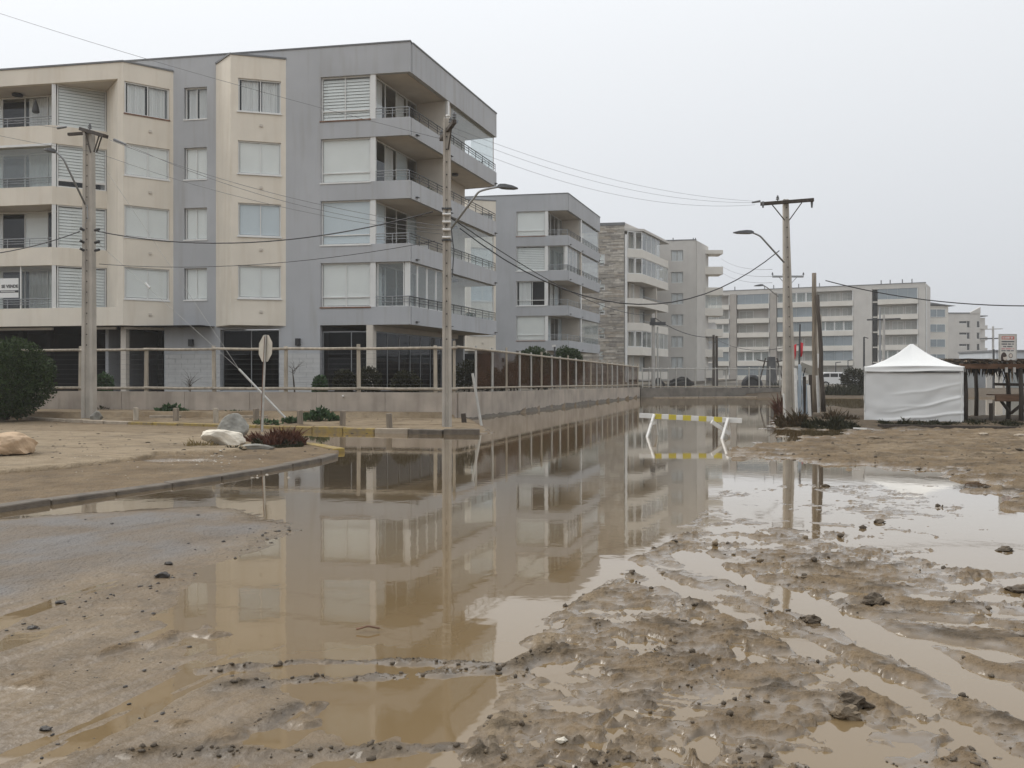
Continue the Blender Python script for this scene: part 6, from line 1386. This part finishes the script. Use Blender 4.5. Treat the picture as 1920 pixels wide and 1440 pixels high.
# islet of weeds round the right-hand poles
isl_w = [(1502,800,.55,.6,1500,.34,WEEDB,'brown weeds at the foot of the big concrete pole on the islet'),(1568,803,.85,.55,2000,.26,WEEDD,'dark weed mass on the islet in front of the timber poles'),(1472,776,.22,.6,420,.6,WEEDR,'tall rusty weeds on the left flank of the islet pole'),(1590,792,.6,.7,900,.30,WEEDB,'brownish weeds on the islet towards the tent')]
for i, (px, py, rx, ry, n, h_, mt, lb) in enumerate(isl_w):
    p = gd(px, py, .04); blades('weeds', p.x, p.y+ry*.8, rx, ry, n, h_, mt, lb, 90+i, .03, wd=.02)
for i, (a, b, n) in enumerate(((1640,1810,1500),(1810,1930,900))):
    p = gd((a+b)/2, 799, .05); blades('ground_weeds', p.x, p.y+.3, (b-a)/2/F*p.y, .45, n, .16, WEEDD, ['low dark weeds along the bottom of the tent wall','low dark weeds along the foot of the kiosk'][i], 95+i, .05, wd=.025)
p = at(1603, 735, 66); bush((p.x, 66, 1.1), (1.15,.9,1.0), 2600, .14, WEEDD, 'dark bush just left of the tent beyond the water', 99, name='shrub', cat='shrub', stems=3)
p = at(1570, 745, 60); blades('bank_grass', p.x+.4, 60.5, 3.6, 2.4, 4500, .5, WEEDD, 'dark grassy bank beyond the islet, in front of the parked car', 100, .15, wd=.04)
p = at(1500, 745, 61); blades('bank_grass', p.x-.6, 62, 2.0, 1.6, 1500, .6, WEEDD, 'dark grass patch behind the islet poles', 101, .2, wd=.04)
# stones, clods and litter
def scatter(name, pts, size, mtl, seed, label, zoff=0.0, flat=.6, cat=None):
    rnd = np.random.default_rng(seed); ico = bmesh.new(); bmesh.ops.create_icosphere(ico, subdivisions=1, radius=1); B = np.array([v.co[:] for v in ico.verts]); Fc = np.array([[v.index for v in f.verts] for f in ico.faces]); ico.free()
    VS, FS = [], []
    for i, (x, y, z, s) in enumerate(pts):
        q = B*rnd.uniform(.65,1.35,(len(B),1)); sc = s*np.array([rnd.uniform(.7,1.5), rnd.uniform(.6,1.1), flat*rnd.uniform(.6,1.2)]); a = rnd.uniform(0,6.283); q = q*sc
        q = np.stack([q[:,0]*math.cos(a)-q[:,1]*math.sin(a), q[:,0]*math.sin(a)+q[:,1]*math.cos(a), q[:,2]], -1)+np.array([x,y,z+s*flat*.12]); VS.append(q); FS.append(Fc+i*len(B))
    o = mesh_np(name, np.concatenate(VS), np.concatenate(FS), mtl, kind='stuff'); o['label'] = label; return o
def ground_z(xs, ys): return np.maximum(ground_height(np.asarray(xs, float)[None,:], np.asarray(ys, float)[None,:])[0], 0.0)
PEB = mat('dark_pebble', (.045,.038,.032), .6, .4, 20.0); CLOD = mat('dark_mud_clod', (.085,.064,.042), .75, .35, 12.0, bump=.6, bscale=60); CLODL = mat('tan_mud_clod', (.19,.145,.095), .8, .25, 12.0, bump=.6, bscale=60)
def pebbles():
    rnd = np.random.default_rng(5); P = []
    band = [(0,1190,600,1010,60,300),(0,1330,420,1180,70,110),(80,1420,620,1260,70,110),(460,1010,560,995,26,70),(0,980,560,990,60,30),(640,1150,980,1100,60,14),(60,870,600,850,25,90)]
    for x0_, y0_, x1_, y1_, sp, n in band:
        t = rnd.random(n); px = x0_+(x1_-x0_)*t+rnd.normal(size=n)*sp*.8; py = y0_+(y1_-y0_)*t+rnd.normal(size=n)*sp*.33; py = np.clip(py, 815, 1500); Yv = 2480/(py-702); Xv = (px-960)/F*Yv; s = .0025+.009*rnd.random(n)**6*1.5
        P += list(zip(Xv, Yv, s*np.clip(Yv/5, .8, 1.8)))
    A = np.array(P); A = A[ground_height(A[None,:,0], A[None,:,1])[0] > -.004]; Zv = ground_z(A[:,0], A[:,1]); scatter('pebbles', np.column_stack([A[:,0],A[:,1],Zv,A[:,2]]), 0, PEB, 6, 'dark pebbles strewn over the wet near road')
    n = 60000; py = 850+rnd.random(n)**.8*650; px = rnd.uniform(850, 2100, n); Yv = 2480/(py-702); Xv = (px-960)/F*Yv; md = sdist(Xv, Yv, P_MUD)
    nS_ = fbm(Xv*5, Yv*5, 4, 41); nM_ = fbm(Xv*1.3, Yv*1.3, 4, 21); wx_ = Xv+.05*nS_+.09*nM_; wy_ = Yv+.04*nS_; n1_ = fbm(wx_*1.2, wy_*2.3, 4, 161); n2_ = fbm(wx_*2.6+5, wy_*5.2, 4, 163)
    eb = np.exp(-((n1_-.155)/.025)**2)+np.exp(-((n2_-.215)/.03)**2)+.06; kk = (md > .03) & (rnd.random(n) < np.clip(eb, 0, 1)*ss(fbm(Xv*1.7+8, Yv*2.6, 2, 195), -.05, .35)*.9)
    Xv, Yv = Xv[kk][:14000], Yv[kk][:14000]; raw = ground_height(Xv[None,:], Yv[None,:])[0]; up_ = raw > -.002; Xv, Yv = Xv[up_][:11000], Yv[up_][:11000]; Zv = ground_z(Xv, Yv); s = (.0025+.022*rnd.random(len(Xv))**6)*np.clip(Yv/5.5, .75, 2.0); h_ = len(Xv)*3//4
    scatter('mud_clods', np.column_stack([Xv,Yv,Zv,s])[:h_], 0, CLOD, 7, 'dark wet clods churned up in the mud flat', flat=.75); scatter('mud_clods', np.column_stack([Xv,Yv,Zv,s])[h_:], 0, CLODL, 8, 'tan clods churned up in the mud flat', flat=.75)
    dR_ = []
    for R in (R1, R2, R3, R4):
        pts = along(R, .012); q = rnd.normal(size=(len(pts),2))*np.array([.05,.028]); dR_ += [(p.x+a_[0], p.y+a_[1]) for p, a_ in zip(pts, q)]
    A = np.array(dR_); A = A[ground_height(A[None,:,0], A[None,:,1])[0] > .002]; scatter('mud_clods', np.column_stack([A[:,0],A[:,1],ground_z(A[:,0],A[:,1]),.0025+.016*rnd.random(len(A))**4]), 0, CLOD, 10, 'dark clods along the tyre ridges on the near road', flat=.8)
    n = 500; px = rnd.uniform(1430,2000,n); py = rnd.uniform(806,900,n); Yv = 2480/(py-702); Xv = (px-960)/F*Yv; k = sdist(Xv, Yv, P_BAR) > 0; Xv, Yv = Xv[k], Yv[k]; scatter('mud_clods', np.column_stack([Xv,Yv,ground_z(Xv,Yv),.012+.04*rnd.random(len(Xv))**5]), 0, CLOD, 9, 'dark clods on the dry sand bar before the tent')
pebbles()
def lone(px, py, s, mtl, label, seed, name='stone', flat=.6, lift=0.0):
    g_ = gd(px, py, 0); z = float(ground_z([g_.x],[g_.y])[0]); rock(V((g_.x, g_.y, z+s*flat*.4+lift)), (s*1.25, s*.9, s*flat), mtl, name, label, seed, sub=3, cat='stone', rough=.9 if 'mud' in name else .4, planes=9)
lone(303, 1086, .052, PEB, 'largest dark stone on the near road, by the strip of water', 201); lone(62, 1179, .026, PEB, 'round black stone near the left edge', 202); lone(113, 1131, .028, PEB, 'black stone below the rutted strip on the left', 203); lone(86, 1371, .022, PEB, 'black stone in the lower left corner area', 204); lone(317, 1061, .03, PEB, 'dark stone pair member just above the water strip', 205)
lone(1053, 1403, .022, STONEW, 'small white stone in the mud at bottom centre', 206); lone(1605, 1330, .06, CLOD, 'big dark lump of mud at lower right', 207, 'mud_lump', .7); lone(1640, 1135, .07, CLOD, 'block of mud stood on edge in the tyre ruts', 208, 'mud_lump', .75); lone(1520, 1168, .055, CLOD, 'dark angular mud lump beside the long water-filled rut', 209, 'mud_lump'); lone(1885, 1032, .07, CLOD, 'black lump in the pool near the right edge', 210, 'mud_lump', .4); lone(1905, 1108, .07, CLOD, 'black lump at the right edge below the pool', 211, 'mud_lump', .45); lone(1650, 980, .05, CLOD, 'dark stone in the mirror-like pool', 212, 'mud_lump', .5); lone(1585, 1345, .06, CLODL, 'tan clod next to the big dark lump at lower right', 213, 'mud_lump')
lone(1640, 828, .17, CLODL, 'brown crust of sand at the water edge below the tent', 214, 'sand_lump', .3); lone(1845, 822, .12, KERB, 'pale rubble lump on the sand bar before the kiosk', 215, 'rubble', .35); lone(1915, 822, .15, KERB, 'pale rubble lump at the right edge before the kiosk', 216, 'rubble', .35)
o = MB().tube([gd(668,1180,.02), gd(690,1174,.035), gd(712,1178,.02)], .006, 6).build('twig', RUST); tag(o, 'thin red-brown twig on the mud in the near water', 'twig')
o = MB().bar(gd(1600,803,.06), gd(1625,804,.06), .06, .04).build('plank', WPAINT); tag(o, 'pale plank lying at the water edge left of the tent', 'plank')
o = MB().bar(gd(1640,799,.05)+V((0,-.2,.02)), gd(1925,806,.05)+V((0,.3,.02)), .12, .10).build('timber', WOODD); tag(o, 'long dark timber lying along the foot of the kiosk and tent', 'timber')
def litter():
    rnd = np.random.default_rng(44); n = 130; px = np.concatenate([rnd.normal(395, 26, 70), rnd.uniform(120, 560, 60)]); py = np.concatenate([rnd.normal(862, 4, 70), rnd.uniform(850, 900, 60)]); Yv = 1.55*F/(py-702); Xv = (px-960)/F*Yv
    scatter('litter', np.column_stack([Xv, Yv, ground_z(Xv, Yv), .008+.022*rnd.random(n)**3]), 0, mat('pale_debris', (.50,.46,.40), .7, .2, 9.0), 12, 'pale scraps of debris washed up on the island edge', flat=.4)
    n = 420; px = rnd.uniform(0, 860, n); py = rnd.uniform(772, 850, n); Yv = 1.5*F/(py-702); Xv = (px-960)/F*Yv; k = (sdist(Xv, Yv, P_SIDE) > .1) | (sdist(Xv, Yv, P_ISL) > .1) | (sdist(Xv, Yv, P_ROADB) > 0); Xv, Yv = Xv[k], Yv[k]
    scatter('soil_crumbs', np.column_stack([Xv, Yv, ground_z(Xv, Yv), .008+.035*rnd.random(len(Xv))**4]), 0, CLOD, 13, 'dark crumbs of soil and debris on the verge and road', flat=.5)
litter()
# ================================================================== HAZE
hz = bpy.data.materials.new('sea_mist'); hz.use_nodes = True; t = hz.node_tree; t.nodes.clear(); ho_ = t.nodes.new('ShaderNodeOutputMaterial'); pv = t.nodes.new('ShaderNodeVolumePrincipled'); t.links.new(pv.outputs[0], ho_.inputs['Volume'])
pv.inputs['Color'].default_value = (.95,.96,.98,1); pv.inputs['Density'].default_value = .0006; pv.inputs['Anisotropy'].default_value = .2
o = MB().box(-600, 600, -600, 600, -1.5, 21).build('haze', hz); o['kind'] = 'stuff'; o['label'] = 'pale sea mist'
